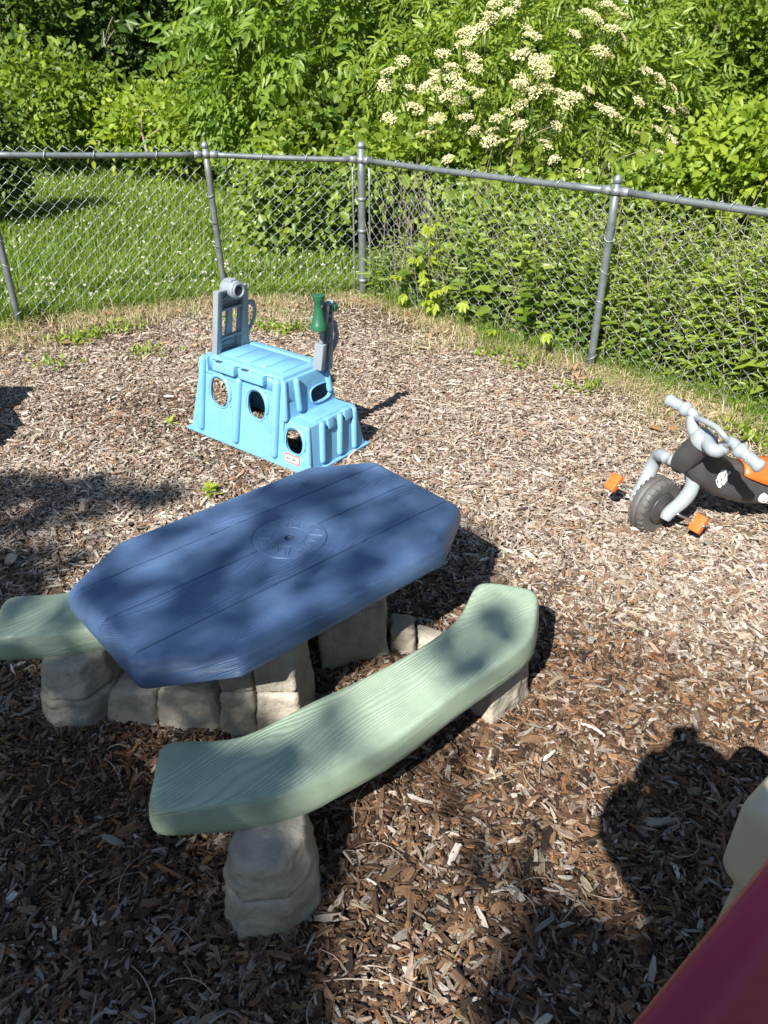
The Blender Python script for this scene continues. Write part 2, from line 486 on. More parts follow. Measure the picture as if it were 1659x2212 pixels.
def make_chip(k, mat):
    """unit chip: length 1 along x, irregular splintered plank"""
    r = random.Random(100 + k)
    ns = 4
    w = r.uniform(.18, .36); th = r.uniform(.06, .13)
    bend = r.uniform(-.06, .10); tw = r.uniform(-.5, .5)
    V, F = [], []
    for i in range(ns):
        t = i / (ns - 1); x = t - .5
        ww = w * (r.uniform(.75, 1.1) if 0 < i < ns - 1 else r.uniform(.25, .85)) * .5
        off = r.uniform(-.05, .05); z = bend * (1 - (2 * t - 1) ** 2); a = tw * (t - .5)
        hh = th * r.uniform(.6, 1.1) * .5
        xs = x + (r.uniform(-.06, .06) if i in (0, ns - 1) else 0)
        for sy, sz, dx in ((-1, -1, 0), (1, -1, r.uniform(-.08, .08)), (.8, 1, r.uniform(-.08, .08)), (-.8, 1, 0)):
            yy = sy * ww; zz = sz * hh
            V.append((xs + (dx if i in (0, ns - 1) else 0), off + yy * math.cos(a) - zz * math.sin(a), z + yy * math.sin(a) + zz * math.cos(a)))
    for i in range(ns - 1):
        for q in range(4):
            F.append((i * 4 + q, i * 4 + (q + 1) % 4, (i + 1) * 4 + (q + 1) % 4, (i + 1) * 4 + q))
    F.append((3, 2, 1, 0)); F.append(tuple((ns - 1) * 4 + q for q in range(4)))
    return bpy.data.objects.new('chip', new_mesh('chip', V, F, mat, False))

def instance_stuff(name, pts, rot, scl, idx, col, protos_col):
    """one 'stuff' object whose vertices carry instances of the prototype pieces"""
    me = bpy.data.meshes.new(name)
    n = len(pts)
    me.vertices.add(n); me.vertices.foreach_set("co", pts.astype(np.float32).ravel())
    for nm, ty, arr, key in (('rot', 'FLOAT_VECTOR', rot, 'vector'), ('scl', 'FLOAT_VECTOR', scl, 'vector'), ('idx', 'INT', idx, 'value'), ('chip_col', 'FLOAT_VECTOR', col, 'vector')):
        a_ = me.attributes.new(nm, ty, 'POINT')
        a_.data.foreach_set(key, arr.astype(np.int32 if ty == 'INT' else np.float32).ravel())
    ob = link(name, me)
    ng = bpy.data.node_groups.new(name, 'GeometryNodeTree')
    ng.interface.new_socket('Geometry', in_out='INPUT', socket_type='NodeSocketGeometry')
    ng.interface.new_socket('Geometry', in_out='OUTPUT', socket_type='NodeSocketGeometry')
    gi = ng.nodes.new('NodeGroupInput'); go = ng.nodes.new('NodeGroupOutput')
    ci = ng.nodes.new('GeometryNodeCollectionInfo'); ci.inputs['Collection'].default_value = protos_col
    ci.inputs['Separate Children'].default_value = True; ci.inputs['Reset Children'].default_value = True
    ip = ng.nodes.new('GeometryNodeInstanceOnPoints'); ip.inputs['Pick Instance'].default_value = True
    def na(nm, ty):
        n_ = ng.nodes.new('GeometryNodeInputNamedAttribute'); n_.data_type = ty; n_.inputs['Name'].default_value = nm
        return [s for s in n_.outputs if s.enabled and s.name == 'Attribute'][0]
    er = ng.nodes.new('FunctionNodeEulerToRotation')
    L = ng.links.new
    L(na('rot', 'FLOAT_VECTOR'), er.inputs[0]); L(er.outputs[0], ip.inputs['Rotation'])
    L(na('scl', 'FLOAT_VECTOR'), ip.inputs['Scale']); L(na('idx', 'INT'), ip.inputs['Instance Index'])
    L(gi.outputs[0], ip.inputs['Points']); L(ci.outputs[0], ip.inputs['Instance']); L(ip.outputs[0], go.inputs[0])
    md = ob.modifiers.new('pieces', 'NODES'); md.node_group = ng
    return tag(ob, kind='stuff')

def build_mulch():
    cm = chip_material()
    pc = bpy.data.collections.new('chip_shapes')
    NP = 14
    for k in range(NP): pc.objects.link(make_chip(k, cm))
    pts = []
    n = 440000
    y = .35 + 5.8 * rng.random(n) ** .80
    x = (rng.random(n) * 2 - 1) * (.62 * y + .75)
    d = fence_dist(x, y)
    P2 = np.stack([x, y], -1)
    edge = .42 + .25 * vnoise(P2, 2.2, 3)
    keep = rng.random(n) < np.where(x < .2, smoothstep(edge - .4, edge + .35, d), smoothstep(edge - .55, edge + .1, d)) * np.where(y > 4.2, .85, 1)
    x, y = x[keep], y[keep]; P2 = P2[keep]; n = len(x)
    # size: mostly small fibres and slivers, some long chips
    L = np.exp(rng.normal(math.log(.0215), .50, n)); L = np.clip(L, .007, .080)
    W = np.exp(rng.normal(0, .28, n))
    heap = np.exp(-(((x + .86) / .3) ** 2 + ((y - 1.36) / .16) ** 2))
    L = L * (1 - .45 * heap)
    z = ground_h(x, y) + rng.random(n) * .020 + .002
    rot = np.stack([rng.normal(0, .42, n), rng.normal(0, .28, n), rng.random(n) * 2 * math.pi], -1)
    scl = np.stack([L, L * W * .95 * np.where(L > .05, .75, 1), L * np.where(L > .04, .8, 1.15)], -1)
    # colours: sun-bleached grey chips far out, fresh brown and orange ones near the table and where it was disturbed
    pal = np.array([(.44, .385, .325), (.36, .275, .20), (.250, .148, .085), (.120, .070, .042), (.045, .029, .021), (.33, .165, .075), (.62, .55, .47)])
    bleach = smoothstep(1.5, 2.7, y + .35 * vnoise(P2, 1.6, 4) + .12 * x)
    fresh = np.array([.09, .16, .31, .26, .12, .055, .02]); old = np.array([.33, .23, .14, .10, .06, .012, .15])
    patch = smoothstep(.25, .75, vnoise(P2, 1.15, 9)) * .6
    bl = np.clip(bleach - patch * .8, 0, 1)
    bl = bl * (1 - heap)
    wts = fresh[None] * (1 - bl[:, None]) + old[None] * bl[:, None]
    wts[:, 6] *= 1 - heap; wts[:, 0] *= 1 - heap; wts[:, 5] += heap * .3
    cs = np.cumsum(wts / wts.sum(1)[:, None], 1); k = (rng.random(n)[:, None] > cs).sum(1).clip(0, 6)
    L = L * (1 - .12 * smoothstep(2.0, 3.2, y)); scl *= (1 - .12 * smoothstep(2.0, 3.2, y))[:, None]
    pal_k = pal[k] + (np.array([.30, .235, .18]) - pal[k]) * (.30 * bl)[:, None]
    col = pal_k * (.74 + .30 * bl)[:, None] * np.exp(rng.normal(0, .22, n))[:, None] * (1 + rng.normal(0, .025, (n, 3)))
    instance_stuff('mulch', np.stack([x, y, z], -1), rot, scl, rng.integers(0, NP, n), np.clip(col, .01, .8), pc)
build_mulch()

# ------------------------------------------------------------------ chain-link fence
def build_fence():
    t = Thing('chain_link_fence', 'grey galvanised chain-link fence with round posts around the mulched yard', 'fence', (-.160, 5.903, 0))
    # posts
    for i, (x, y) in enumerate(FENCE):
        corner = i == 3
        top = FENCE_Z[i] + (.10 if corner else .065)
        r = .0285 if corner else .0222
        lean = {1: (.012, 0), 2: (-.03, -.02), 4: (0, 0)}.get(i, (0, 0))
        pts = [(x - lean[0] * (1 - k / 5.), y - lean[1] * (1 - k / 5.), -.06 + (top + .06) * k / 5.) for k in range(6)]
        p = t.part('post', tube(pts, r, 18), M['galv'])
        prof = [(-.022, r + .0015), (-.002, r + .002), (0, r + .001), (.009, r * .9), (.017, r * .62), (.021, r * .3), (.022, 0)]
        t.part('post_cap', lathe((x, y, top - .004), (0, 0, 1), prof, 20), M['galv_fit'], p)
        # rail-end band(s)
        t.part('band', lathe((x, y, FENCE_Z[i] - .018), (0, 0, 1), [(0, r + .001), (.001, r + .006), (.034, r + .006), (.035, r + .001)], 20), M['galv_fit'], p)
        if corner:
            for zb in (.72, .50, .14):
                t.part('band', lathe((x, y, zb), (0, 0, 1), [(0, r + .001), (.001, r + .005), (.021, r + .005), (.022, r + .001)], 20), M['galv_fit'], p)
        else:
            for zb in (.78, .60, .42, .10):
                # slanted tie wire round the post
                ring = [(x + (r + .003) * math.cos(a), y + (r + .003) * math.sin(a), zb + .016 * math.sin(a + 1.0 + zb * 7)) for a in np.linspace(0, 2 * math.pi, 17)[:-1]]
                t.part('tie_wire', tube(ring, .0026, 5, closed=True), M['galv_wire'], p)
    segs = list(zip(range(len(FENCE) - 1), range(1, len(FENCE))))
    pitch = .0405
    for a, b in segs:
        p0 = np.array([*FENCE[a], FENCE_Z[a]]); p1 = np.array([*FENCE[b], FENCE_Z[b]])
        L = np.linalg.norm((p1 - p0)[:2]); d = (p1 - p0) / L
        nrm = np.array([d[1], -d[0], 0]); nrm /= np.linalg.norm(nrm)          # towards the yard
        # rail on the yard side of the mesh, slightly sagging
        rp = [p0 + d * L * k / 8 - np.array([0, 0, .006 * math.sin(math.pi * k / 8)]) for k in range(9)]
        rp[0] = p0 + d * .045; rp[-1] = p1 - d * .045
        rl = t.part('top_rail', tube(rp, .0185, 16), M['galv'])
        for e, sgn in ((p0, 1), (p1, -1)):
            c = e + d * .045 * sgn
            t.part('rail_cup', lathe(c - d * .012 * sgn, d * sgn, [(-.02, .007), (-.004, .010), (0, .022), (.002, .0245), (.048, .0245), (.049, .0215)], 16), M['galv_fit'], rl)
        nt_ = max(2, int(L / .33))
        for k in range(1, nt_):
            c = p0 + d * (L * k / nt_ + .03 * math.sin(k * 2.3))
            ring = [c + .0225 * (math.cos(q) * nrm + math.sin(q) * np.array([0, 0, 1])) + d * .008 * math.sin(q) for q in np.linspace(0, 2 * math.pi, 15)[:-1]]
            t.part('tie_wire', tube(ring, .003, 5, closed=True), M['galv_wire'], rl)
        if 3 in (a, b):                                                       # tension bar beside the corner post
            c = np.array(FENCE[3]); dd = d[:2] * (1 if a == 3 else -1) * .062
            q = c + dd - nrm[:2] * .018
            t.part('tension_bar', tube([(q[0], q[1], z) for z in np.linspace(.02, .965, 6)], .0065, 6), M['galv_fit'])
        # fabric: one zig-zag wire after another, each hooked round the next
        H = min(p0[2], p1[2]) + .055
        nseg = int(H / pitch)
        slope = a >= 3
        mes = []
        for ph in (0, 1):
          path = []
          for j in range(nseg + 1):
            s0, s1 = ((j + ph) % 2), ((j + 1 + ph) % 2)
            front = .0036 if (s1 > s0) != slope else -.0036
            z0, z1 = -j * pitch, -(j + 1) * pitch
            ov = .0035
            path.append((s0 * (pitch + ov) , front, z0 - .003)); path.append((s1 * (pitch + ov), front, z1 + .003))
          mes.append(new_mesh('wire', *tube(path, .00135, 4), M['galv_wire']))
        # the twisted barb at the top of every wire
        n = int(L / pitch)
        ang = math.atan2(d[1], d[0])
        for k in range(n):
            s = L * k / n
            if s < .03 or L - s < .05: continue
            c = p0 + d * s - nrm * .025
            top = c[2] + (.050 if a < 2 else .024) + .004 * math.sin(k * 1.7)
            bulge = 0
            o = bpy.data.objects.new('wire', mes[k % 2])
            COL.objects.link(o); o.parent = t.o
            o.location = Vector((c[0], c[1], top)) - Vector(t.loc)
            o.rotation_euler = (math.radians(rng.normal(0, .25)) , 0, ang)
    return t
build_fence()

# ------------------------------------------------------------------ picnic table
def rounded_poly(corners, r, n=6):
    """polygon with every corner rounded by radius r"""
    out = []; m = len(corners)
    for i in range(m):
        p0, p1, p2 = (np.array(corners[(i + k) % m], float) for k in (-1, 0, 1))
        a = (p0 - p1); b = (p2 - p1); la, lb = np.linalg.norm(a), np.linalg.norm(b)
        a /= la; b /= lb
        ang = math.acos(max(-1, min(1, a @ b))); d = min(r / math.tan(ang / 2), la * .45, lb * .45)
        s, e = p1 + a * d, p1 + b * d
        for k in range(n + 1):
            t = k / n
            out.append((1 - t) ** 2 * s + 2 * t * (1 - t) * p1 + t * t * e)
    return np.array(out)

def inset(poly, d):
    P = np.asarray(poly); nx = np.roll(P, -1, 0) - np.roll(P, 1, 0)
    nr = np.stack([-nx[:, 1], nx[:, 0]], 1); nr /= np.linalg.norm(nr, axis=1)[:, None] + 1e-9
    area = 0.5 * np.sum(P[:, 0] * np.roll(P[:, 1], -1) - np.roll(P[:, 0], -1) * P[:, 1])
    return P + nr * d * (1 if area > 0 else -1)

def slab(poly, prof, wob=None):
    """stack of inset outlines; prof = [(inset, z)] from bottom to top"""
    n = len(poly); V, F = [], []
    for d, z in prof:
        q = np.asarray(poly, float)
        for _ in range(4 if d > .012 else 1):
            q = inset(q, d / (4 if d > .012 else 1))
            if d > .012 and n > 100: q = .6 * q + .2 * (np.roll(q, 1, 0) + np.roll(q, -1, 0))
        for i, p in enumerate(q):
            V.append((p[0], p[1], z + (wob(p[0], p[1]) if wob else 0)))
    for k in range(len(prof) - 1):
        for i in range(n):
            F.append((k * n + i, k * n + (i + 1) % n, (k + 1) * n + (i + 1) % n, (k + 1) * n + i))
    F.append(tuple(range(n))[::-1]); F.append(tuple((len(prof) - 1) * n + i for i in range(n)))
    return np.array(V), F

TAB_C = (-.279, 1.895); TAB_A = math.radians(42)
def tab_local(p):
    dx, dy = p[0] - TAB_C[0], p[1] - TAB_C[1]
    c, s = math.cos(TAB_A), math.sin(TAB_A)
    return (dx * c + dy * s, -dx * s + dy * c)

def stone_block(bot, top, z0, z1, seed, r=.010, bulge=.001, rough=.0062, nz=14, ncut=17):
    """rough cast stone: rounded quad section lofted bottom to top, edges pulled in at the joints, surface knapped"""
    V, F = [], []
    B = rounded_poly(bot, r, 4); T = rounded_poly(top, r, 4)
    # resample to equal counts along each outline
    def resample(P, n):
        Q = np.vstack([P, P[:1]]); s = np.r_[0, np.cumsum(np.linalg.norm(np.diff(Q, axis=0), axis=1))]
        u = np.linspace(0, s[-1], n, endpoint=False)
        return np.stack([np.interp(u, s, Q[:, i]) for i in (0, 1)], 1)
    n = 4 * ncut
    B, T = resample(B, n), resample(T, n)
    cB, cT = B.mean(0), T.mean(0)
    zs = [0, .02, .07] + list(np.linspace(.15, .85, nz)) + [.93, .98, 1]
    for w in zs:
        e = min(w, 1 - w) * (z1 - z0)
        pull = .010 * (1 - min(1, e / .009)) ** 2
        P = B * (1 - w) + T * w; c = cB * (1 - w) + cT * w
        z = z0 + (z1 - z0) * w
        for p in P:
            d = p - c; l = np.linalg.norm(d); d = d / l
            q = Vector((p[0] * 14 + seed * 3.1, p[1] * 14, z * 14))
            nz_ = mnoise.fractal(q, 1.0, 2.1, 4) * rough * 1.5 + mnoise.noise(q * .45) * rough + abs(mnoise.noise(q * 2.9)) * rough * .55
            o = nz_ * min(1, e / .01 + .3) - pull + bulge * math.sin(math.pi * w)
            V.append((p[0] + d[0] * o, p[1] + d[1] * o, z + .004 * mnoise.noise(Vector((p[0] * 9, p[1] * 9, seed))) * (1 if 0 < w else 0)))
    m = len(zs)
    for k in range(m - 1):
        for i in range(n):
            F.append((k * n + i, k * n + (i + 1) % n, (k + 1) * n + (i + 1) % n, (k + 1) * n + i))
    F.append(tuple(range(n))[::-1]); F.append(tuple((m - 1) * n + i for i in range(n)))
    return np.array(V), F

def build_table():
    t = Thing('picnic_table', "child's plastic picnic table with blue plank top, sage green benches and stone-look legs", 'picnic table',
              (TAB_C[0], TAB_C[1], 0), rotz=TAB_A, local=True)
    # ---- top: four moulded planks
    hl, hw, cu, cv = .562, .335, .352, .208
    octo = [(-hl, -cv), (-cu, -hw), (cu, -hw), (hl, -cv), (hl, cv), (cu, hw), (-cu, hw), (-hl, cv)]
    octo = [(x - .036, y) for x, y in octo]
    P = rounded_poly(octo, .046, 8)
    ZT = .452
    prof = [(.036, ZT - .086), (.018, ZT - .084), (.005, ZT - .076), (0, ZT - .060), (.001, ZT - .040), (.007, ZT - .021), (.017, ZT - .008), (.023, ZT - .0045), (.028, ZT - .002), (.032, ZT - .0007), (.037, ZT)]
    bounds = [-.40, -.163, .002, .166, .40]
    GAP = .0006
    dense_P = []                                         # outline with extra points where the seams cross it
    for i in range(len(P)):
        p, q = P[i], P[(i + 1) % len(P)]
        ts = set(np.linspace(0, 1, max(1, int(np.linalg.norm(q - p) / .02)) + 1)[:-1])
        for v in bounds[1:4]:
            for e in (-GAP, GAP, -GAP * 5, GAP * 5):
                if abs(q[1] - p[1]) > 1e-6:
                    tt_ = (v + e - p[1]) / (q[1] - p[1])
                    if 0 < tt_ < 1: ts.add(tt_)
        dense_P += [p + (q - p) * t_ for t_ in sorted(ts)]
    dense_P = np.array(dense_P)
    def plank_geo(k):
        n = len(dense_P); V, F = [], []
        lv = []
        for d, z in prof:
            q = inset(dense_P, d)
            gq = GAP + .0024 * smoothstep(ZT - .005, ZT, z)
            q[:, 1] = np.clip(q[:, 1], bounds[k] + gq, bounds[k + 1] - gq)
            V += [(p[0], p[1], z) for p in q]
        for m_ in range(len(prof) - 1):
            for i in range(n): F.append((m_ * n + i, m_ * n + (i + 1) % n, (m_ + 1) * n + (i + 1) % n, (m_ + 1) * n + i))
        F.append(tuple(range(n))[::-1]); F.append(tuple((len(prof) - 1) * n + i for i in range(n)))
        me = new_mesh("tmp", V, F, None, False)
        bm = bmesh.new(); bm.from_mesh(me); bpy.data.meshes.remove(me)
        bmesh.ops.remove_doubles(bm, verts=bm.verts, dist=.00004)
        bmesh.ops.dissolve_degenerate(bm, dist=.00002, edges=bm.edges)
        bmesh.ops.recalc_face_normals(bm, faces=bm.faces)
        bm.verts.index_update()
        out = (np.array([v.co[:] for v in bm.verts]), [tuple(v.index for v in f.verts) for f in bm.faces]); bm.free()
        return out
    # sun emblem cut into the two middle planks
    ZM = ZT + .0009
    hole = lathe((0, 0, ZT - .05), (0, 0, 1), [(-.06, .0150), (.07, .0150)], 24)
    cut = [tube([(.0505 * math.cos(a), .0505 * math.sin(a), ZM) for a in np.linspace(0, 2 * math.pi, 49)[:-1]], .0022, 6, closed=True)]
    for k in range(16):
        a = k * 2 * math.pi / 16 + .1
        e = np.array([math.cos(a), math.sin(a)]); q = np.array([-math.sin(a), math.cos(a)])
        w_ = .0088 if k % 2 == 0 else .0070
        for sd in (-1, 1):
            if k % 2 and sd < 0: pts = [(.056, -w_), (.068, -w_ * .2), (.079, .0042), (.092, -.0005)]
            elif k % 2: pts = [(.056, w_), (.063, w_ * .75), (.071, .0078)]
            else: pts = [(.056, sd * w_), (.077, sd * w_ * .66), (.097, sd * .0030)]
            cut.append(tube([(*(e * x + q * y), ZM) for x, y in catmull(pts, 3)], .0021, 6))
        if k % 2 == 0: cut.append(tube([(*(e * .097 + q * y), ZM) for y in (-.0032, 0, .0032)], .0020, 6))
    mp_ = [(0, .0150), (0, .1105), (.0032, .1105), (.0045, .1095), (.0049, .108), (.0049, .0225), (.0042, .0200), (.0028, .0165), (.0015, .0150)]
    mv, mf = lathe((0, 0, ZT - .004), (0, 0, 1), mp_, 72)
    mf = mf[:-2] + [((len(mp_) - 1) * 72 + i, (len(mp_) - 1) * 72 + (i + 1) % 72, (i + 1) % 72, i) for i in range(72)]
    medal = (mv, mf)
    md_ = t.part('sun_medallion', boolean(medal, cut), M['blue_smooth'])
    sharp(md_, 30)
    top = None
    tt = t.part('tabletop_core', boolean(slab(inset(P, .02), [(.0, ZT - .080), (0, ZT - .010)]), [lathe((0, 0, ZT - .05), (0, 0, 1), [(-.06, .0150), (.06, .0150)], 20)]), M['blue_top'])
    for k in range(4):
        VF = plank_geo(k)
        if k in (1, 2): VF = boolean(VF, [hole, lathe((0, 0, ZT - .005), (0, 0, 1), [(0, .1120), (.02, .1120)], 72)])
        o = t.part('plank', VF, M['blue_top'])
        sharp(o, 40)
    # ---- benches: curved planks that widen in the middle
    outline = [(-.612, -.296), (-.560, -.322), (-.500, -.372), (-.445, -.402), (-.370, -.415), (-.260, -.425), (-.135, -.446), (.05, -.458), (.20, -.452), (.285, -.432), (.345, -.402), (.395, -.378),
               (.438, -.372), (.482, -.430), (.528, -.505), (.530, -.535), (.512, -.552), (.43, -.610), (.335, -.662), (.19, -.672), (.03, -.668), (-.182, -.672), (-.36, -.655), (-.455, -.640), (-.56, -.588), (-.650, -.520), (-.715, -.468), (-.722, -.440), (-.672, -.372)]
    outline = catmull(outline, 5, closed=True)
    Q = np.vstack([outline, outline[:1]]); sl = np.r_[0, np.cumsum(np.linalg.norm(np.diff(Q, axis=0), axis=1))]
    u_ = np.linspace(0, sl[-1], 150, endpoint=False)
    outline = np.stack([np.interp(u_, sl, Q[:, i]) for i in (0, 1)], 1)
    for _ in range(3): outline = .5 * outline + .25 * (np.roll(outline, 1, 0) + np.roll(outline, -1, 0))
    ZB = .285
    bp = [(.03, ZB - .088), (.008, ZB - .086), (.001, ZB - .077), (0, ZB - .058), (.003, ZB - .030), (.007, ZB - .013), (.0105, ZB - .005), (.016, ZB - .001), (.026, ZB)]
    wob = lambda x, y: .0035 * math.sin(x * 9) * math.sin(y * 17)
    w0 = np.array([-.534, 1.275]); w1 = np.array([-1.135, 1.838])
    dl = np.array(tab_local(w1)) - np.array(tab_local(w0))
    for off in ((0, 0), tuple(dl)):
        bo = t.part('bench', slab(outline[::-1] + np.array(off), bp, wob), M['green_bench'])
        sharp(bo, 60)
    # ---- stone-look legs.  Each is stacked from cast stones; all corners in world coordinates
    def leg(stones, name='leg'):
        root = None
        for i, (b, tp, z0, z1, sd) in enumerate(stones):
            bl = [tab_local(p) for p in b]; tl = [tab_local(p) for p in tp]
            VF = stone_block(bl, tl, z0, z1, sd)
            if i == 0: root = t.part(name, VF, M['stone'])
            else: t.part('stone', VF, M['stone'], root)
    def quad(cx, cy, w, d, sk=0.0):
        return [(cx - w / 2 - sk, cy - d / 2), (cx + w / 2 - sk, cy - d / 2), (cx + w / 2 + sk, cy + d / 2), (cx - w / 2 + sk, cy + d / 2)]
    S = w1 - w0
    def shrink(poly, k, off=(0, 0)):
        c = np.mean(np.array(poly), 0); return [tuple(c + (np.array(p) - c) * k + np.array(off)) for p in poly]
    base = [(-.362, 1.005), (-.318, .950), (-.205, .960), (-.148, 1.035), (-.160, 1.165), (-.345, 1.165)]
    for k, (ox, oy) in enumerate(((0, 0), (S[0] - .030, S[1] + .032))):
        q = [(x + ox, y + oy) for x, y in base]
        leg([(q, shrink(q, .93, (.002, .006)), -.03, .118, 1 + k), (shrink(q, .925, (.002, .006)), shrink(q, .76, (.0, .030)), .1195, .213, 5 + k)])
    # far leg of the near bench (and of the other bench, behind the table)
    for k, (ox, oy) in enumerate(((0, 0), (S[0], S[1]))):
        cx, cy = .325 + ox, 1.690 + oy
        a_ = TAB_A
        def rq(w, d, sh=(0, 0)):
            return [(cx + sh[0] + x * math.cos(a_) - y * math.sin(a_), cy + sh[1] + x * math.sin(a_) + y * math.cos(a_)) for x, y in ((-w / 2, -d / 2), (w / 2, -d / 2), (w / 2, d / 2), (-w / 2, d / 2))]
        leg([(rq(.185, .155), rq(.168, .14), -.03, .145, 11 + k), (rq(.17, .14), rq(.145, .12), .146, .216, 13 + k)])
    # two pedestals under the top
    def at2(x, y): return at(x, y)[:2]
    fL, fR = np.array([-.505, 1.540]), np.array([-.358, 1.555])
    qd = lambda a, b, dep, sx=.03: [tuple(a), tuple(b), (b[0] + sx, b[1] + dep), (a[0] + sx, a[1] + dep)]
    leg([(qd((-.470, 1.535), (-.362, 1.537), .16), qd((-.455, 1.540), (-.362, 1.542), .15), -.02, .165, 21),
         (qd((-.457, 1.545), (-.362, 1.547), .15), qd((-.438, 1.556), (-.360, 1.558), .135), .166, .30, 22),
         (qd((-.440, 1.56), (-.360, 1.56), .13), qd((-.42, 1.57), (-.36, 1.57), .12), .301, .385, 23),
         (qd((-.358, 1.520), (-.232, 1.522), .17), qd((-.355, 1.528), (-.238, 1.530), .16), -.02, .175, 24),
         (qd((-.355, 1.530), (-.240, 1.532), .155), qd((-.350, 1.545), (-.245, 1.548), .14), .176, .385, 25)], 'pedestal')
    # low wall of stones from the left leg to the pedestal
    leg([(qd((-.80, 1.575), (-.655, 1.555), .13), qd((-.79, 1.60), (-.655, 1.585), .09), -.02, .120, 31),
         (qd((-.652, 1.555), (-.474, 1.545), .13), qd((-.645, 1.590), (-.474, 1.575), .08), -.02, .135, 32)], 'low_wall')
    leg([(qd((-.205, 1.785), (.012, 1.868), .15, .0), qd((-.195, 1.808), (.004, 1.886), .13, .0), -.02, .20, 41),
         (qd((-.190, 1.812), (.002, 1.888), .125, .0), qd((-.178, 1.838), (-.008, 1.905), .11, .0), .201, .385, 42)], 'pedestal')
    leg([(qd((.022, 1.875), (.105, 1.855), .12, .0), qd((.020, 1.905), (.095, 1.890), .08, .0), -.02, .10, 43),
         (qd((.108, 1.855), (.20, 1.81), .12, .0), qd((.106, 1.880), (.19, 1.84), .08, .0), -.02, .075, 44)], 'low_wall')
build_table()

# ------------------------------------------------------------------ blue climbing toy
def build_climber():
    Nn = np.array([-.336, 3.052]); e1 = np.array([-.787, .617]); 
    ang = math.atan2(e1[1], e1[0])
    # local x = along the long face (a), local y = -(depth b): mirror so that y runs away from the camera
    t = Thing('climbing_toy', 'sky blue hollow plastic climber with round holes, a step and grey end boards', 'climbing toy',
              (Nn[0], Nn[1], .022), rotz=ang, local=True)
    def W(V): V = np.asarray(V, float).copy(); V[:, 1] *= -1; return V
    tf = [None]
    def part(name, VF, mat, parent=None, sh=None, **kw):
        V, F = VF
        if tf[0] is not None: V = tf[0](np.asarray(V, float).copy())
        o = t.part(name, (W(V), [tuple(f)[::-1] for f in F]), mat, parent, **kw)
        if sh: sharp(o, sh)
        return o
    Bk = M['toy_blue']
    def fr(a0, a1, b0, b1, z0, A0, A1, B0, B1, z1):
        return hexa([(a0, b0, z0), (a1, b0, z0), (a1, b1, z0), (a0, b1, z0)], [(A0, B0, z1), (A1, B0, z1), (A1, B1, z1), (A0, B1, z1)])
    k = .15
    def stepped(prof, b0, b1, kk=.15):
        """stepped side outline swept across the depth; both long faces lean inwards"""
        n = len(prof)
        V = [(a, b0 + kk * max(z, 0), z) for a, z in prof] + [(a, b1 - kk * max(z, 0), z) for a, z in prof]
        return np.array(V), [tuple(range(n)), tuple(range(n, 2 * n))[::-1]] + [(i, n + i, n + (i + 1) % n, (i + 1) % n) for i in range(n)]
    hull = bevelled(stepped([(0, 0), (.030, .215), (.151, .215), (.18, .388), (.745, .388), (.82, 0)], 0, .40), .011, 3, 20)
    inner = stepped([(.004, -.05), (.012, 0), (.0415, .203), (.161, .203), (.190, .376), (.734, .376), (.808, 0), (.816, -.05)], .012, .388)
    cut = [inner]
    def stadium(c, hw, hh, axis, depth=(-.1, .2)):
        """elliptical prism across the wall"""
        pts = []
        for q in range(28):
            a = 2 * math.pi * q / 28
            x = math.copysign(abs(math.cos(a)) ** .78, math.cos(a)) * hw; z = math.copysign(abs(math.sin(a)) ** .78, math.sin(a)) * hh
            pts.append((x, z))
        V = []
        for d in depth:
            for x, z in pts:
                V.append((c[0] + x, d, c[1] + z) if axis == 'b' else (d, c[0] + x, c[1] + z))
        n = len(pts)
        F = [(i, (i + 1) % n, n + (i + 1) % n, n + i) for i in range(n)] + [tuple(range(n))[::-1], tuple(range(n, 2 * n))]
        return np.array(V), F
    wins = [((.607, .236), .062, .069), ((.352, .238), .058, .066), ((.105, .130), .053, .058)]
    for c, hw, hh in wins: cut.append(stadium(c, hw, hh, 'b', (-.05, .13)))
    cut.append(stadium((.268, .275), .066, .037, 'a', (.08, .26)))
    cut.append(stadium((.185, .150), .080, .100, 'a', (.70, .9)))                  # crawl opening in the far end
    cut.append(fr(.252, .690, -.1, .066, .322, .238, .704, -.1, .080, .45))       # recess below the lid
    cut.append(hexa([(.174, -.1, .135), (.179, -.1, .135), (.176, .12, .135), (.171, .12, .135)], [(.160, -.1, .372), (.165, -.1, .372), (.165, .12, .372), (.160, .12, .372)]))
    hull = boolean(hull, cut)
    body = part('shell', hull, Bk, sh=30)
    part('recess_panel', hexa([(.240, .060, .316), (.715, .060, .316), (.715, .074, .316), (.240, .074, .316)], [(.236, .071, .386), (.718, .071, .386), (.718, .086, .386), (.236, .086, .386)]), Bk, body)
    part('recess_sill', hexa([(.240, .046, .312), (.715, .046, .312), (.715, .075, .312), (.240, .075, .312)], [(.246, .0485, .3205), (.712, .0485, .3205), (.712, .075, .3225), (.246, .075, .3225)]), Bk, body)
    F0 = lambda a, z, o=0.0: np.array([a, k * z - o, z])                            # point on the long face
    # foot flange all round
    fl = [(-.016, -.016), (.836, -.016), (.836, .416), (-.016, .416)]
    part('foot_flange', boolean(bevelled(hexa([(*p, 0) for p in fl], [(p[0], p[1], .013) for p in fl]), .003, 2), [hexa([(.02, .02, -.1), (.80, .02, -.1), (.80, .38, -.1), (.02, .38, -.1)], [(.02, .02, .1), (.80, .02, .1), (.80, .38, .1), (.02, .38, .1)])]), Bk, body, 40)
    # moulded ribs
    for (a0, z0, a1, z1, r) in ((.722, .372, .736, .036, .020), (.470, .320, .485, .036, .021), (.222, .374, .224, .040, .021)):
        part('rib', capsule(F0(a0, z0, .003), F0(a1, z1, .003), r), Bk, body)
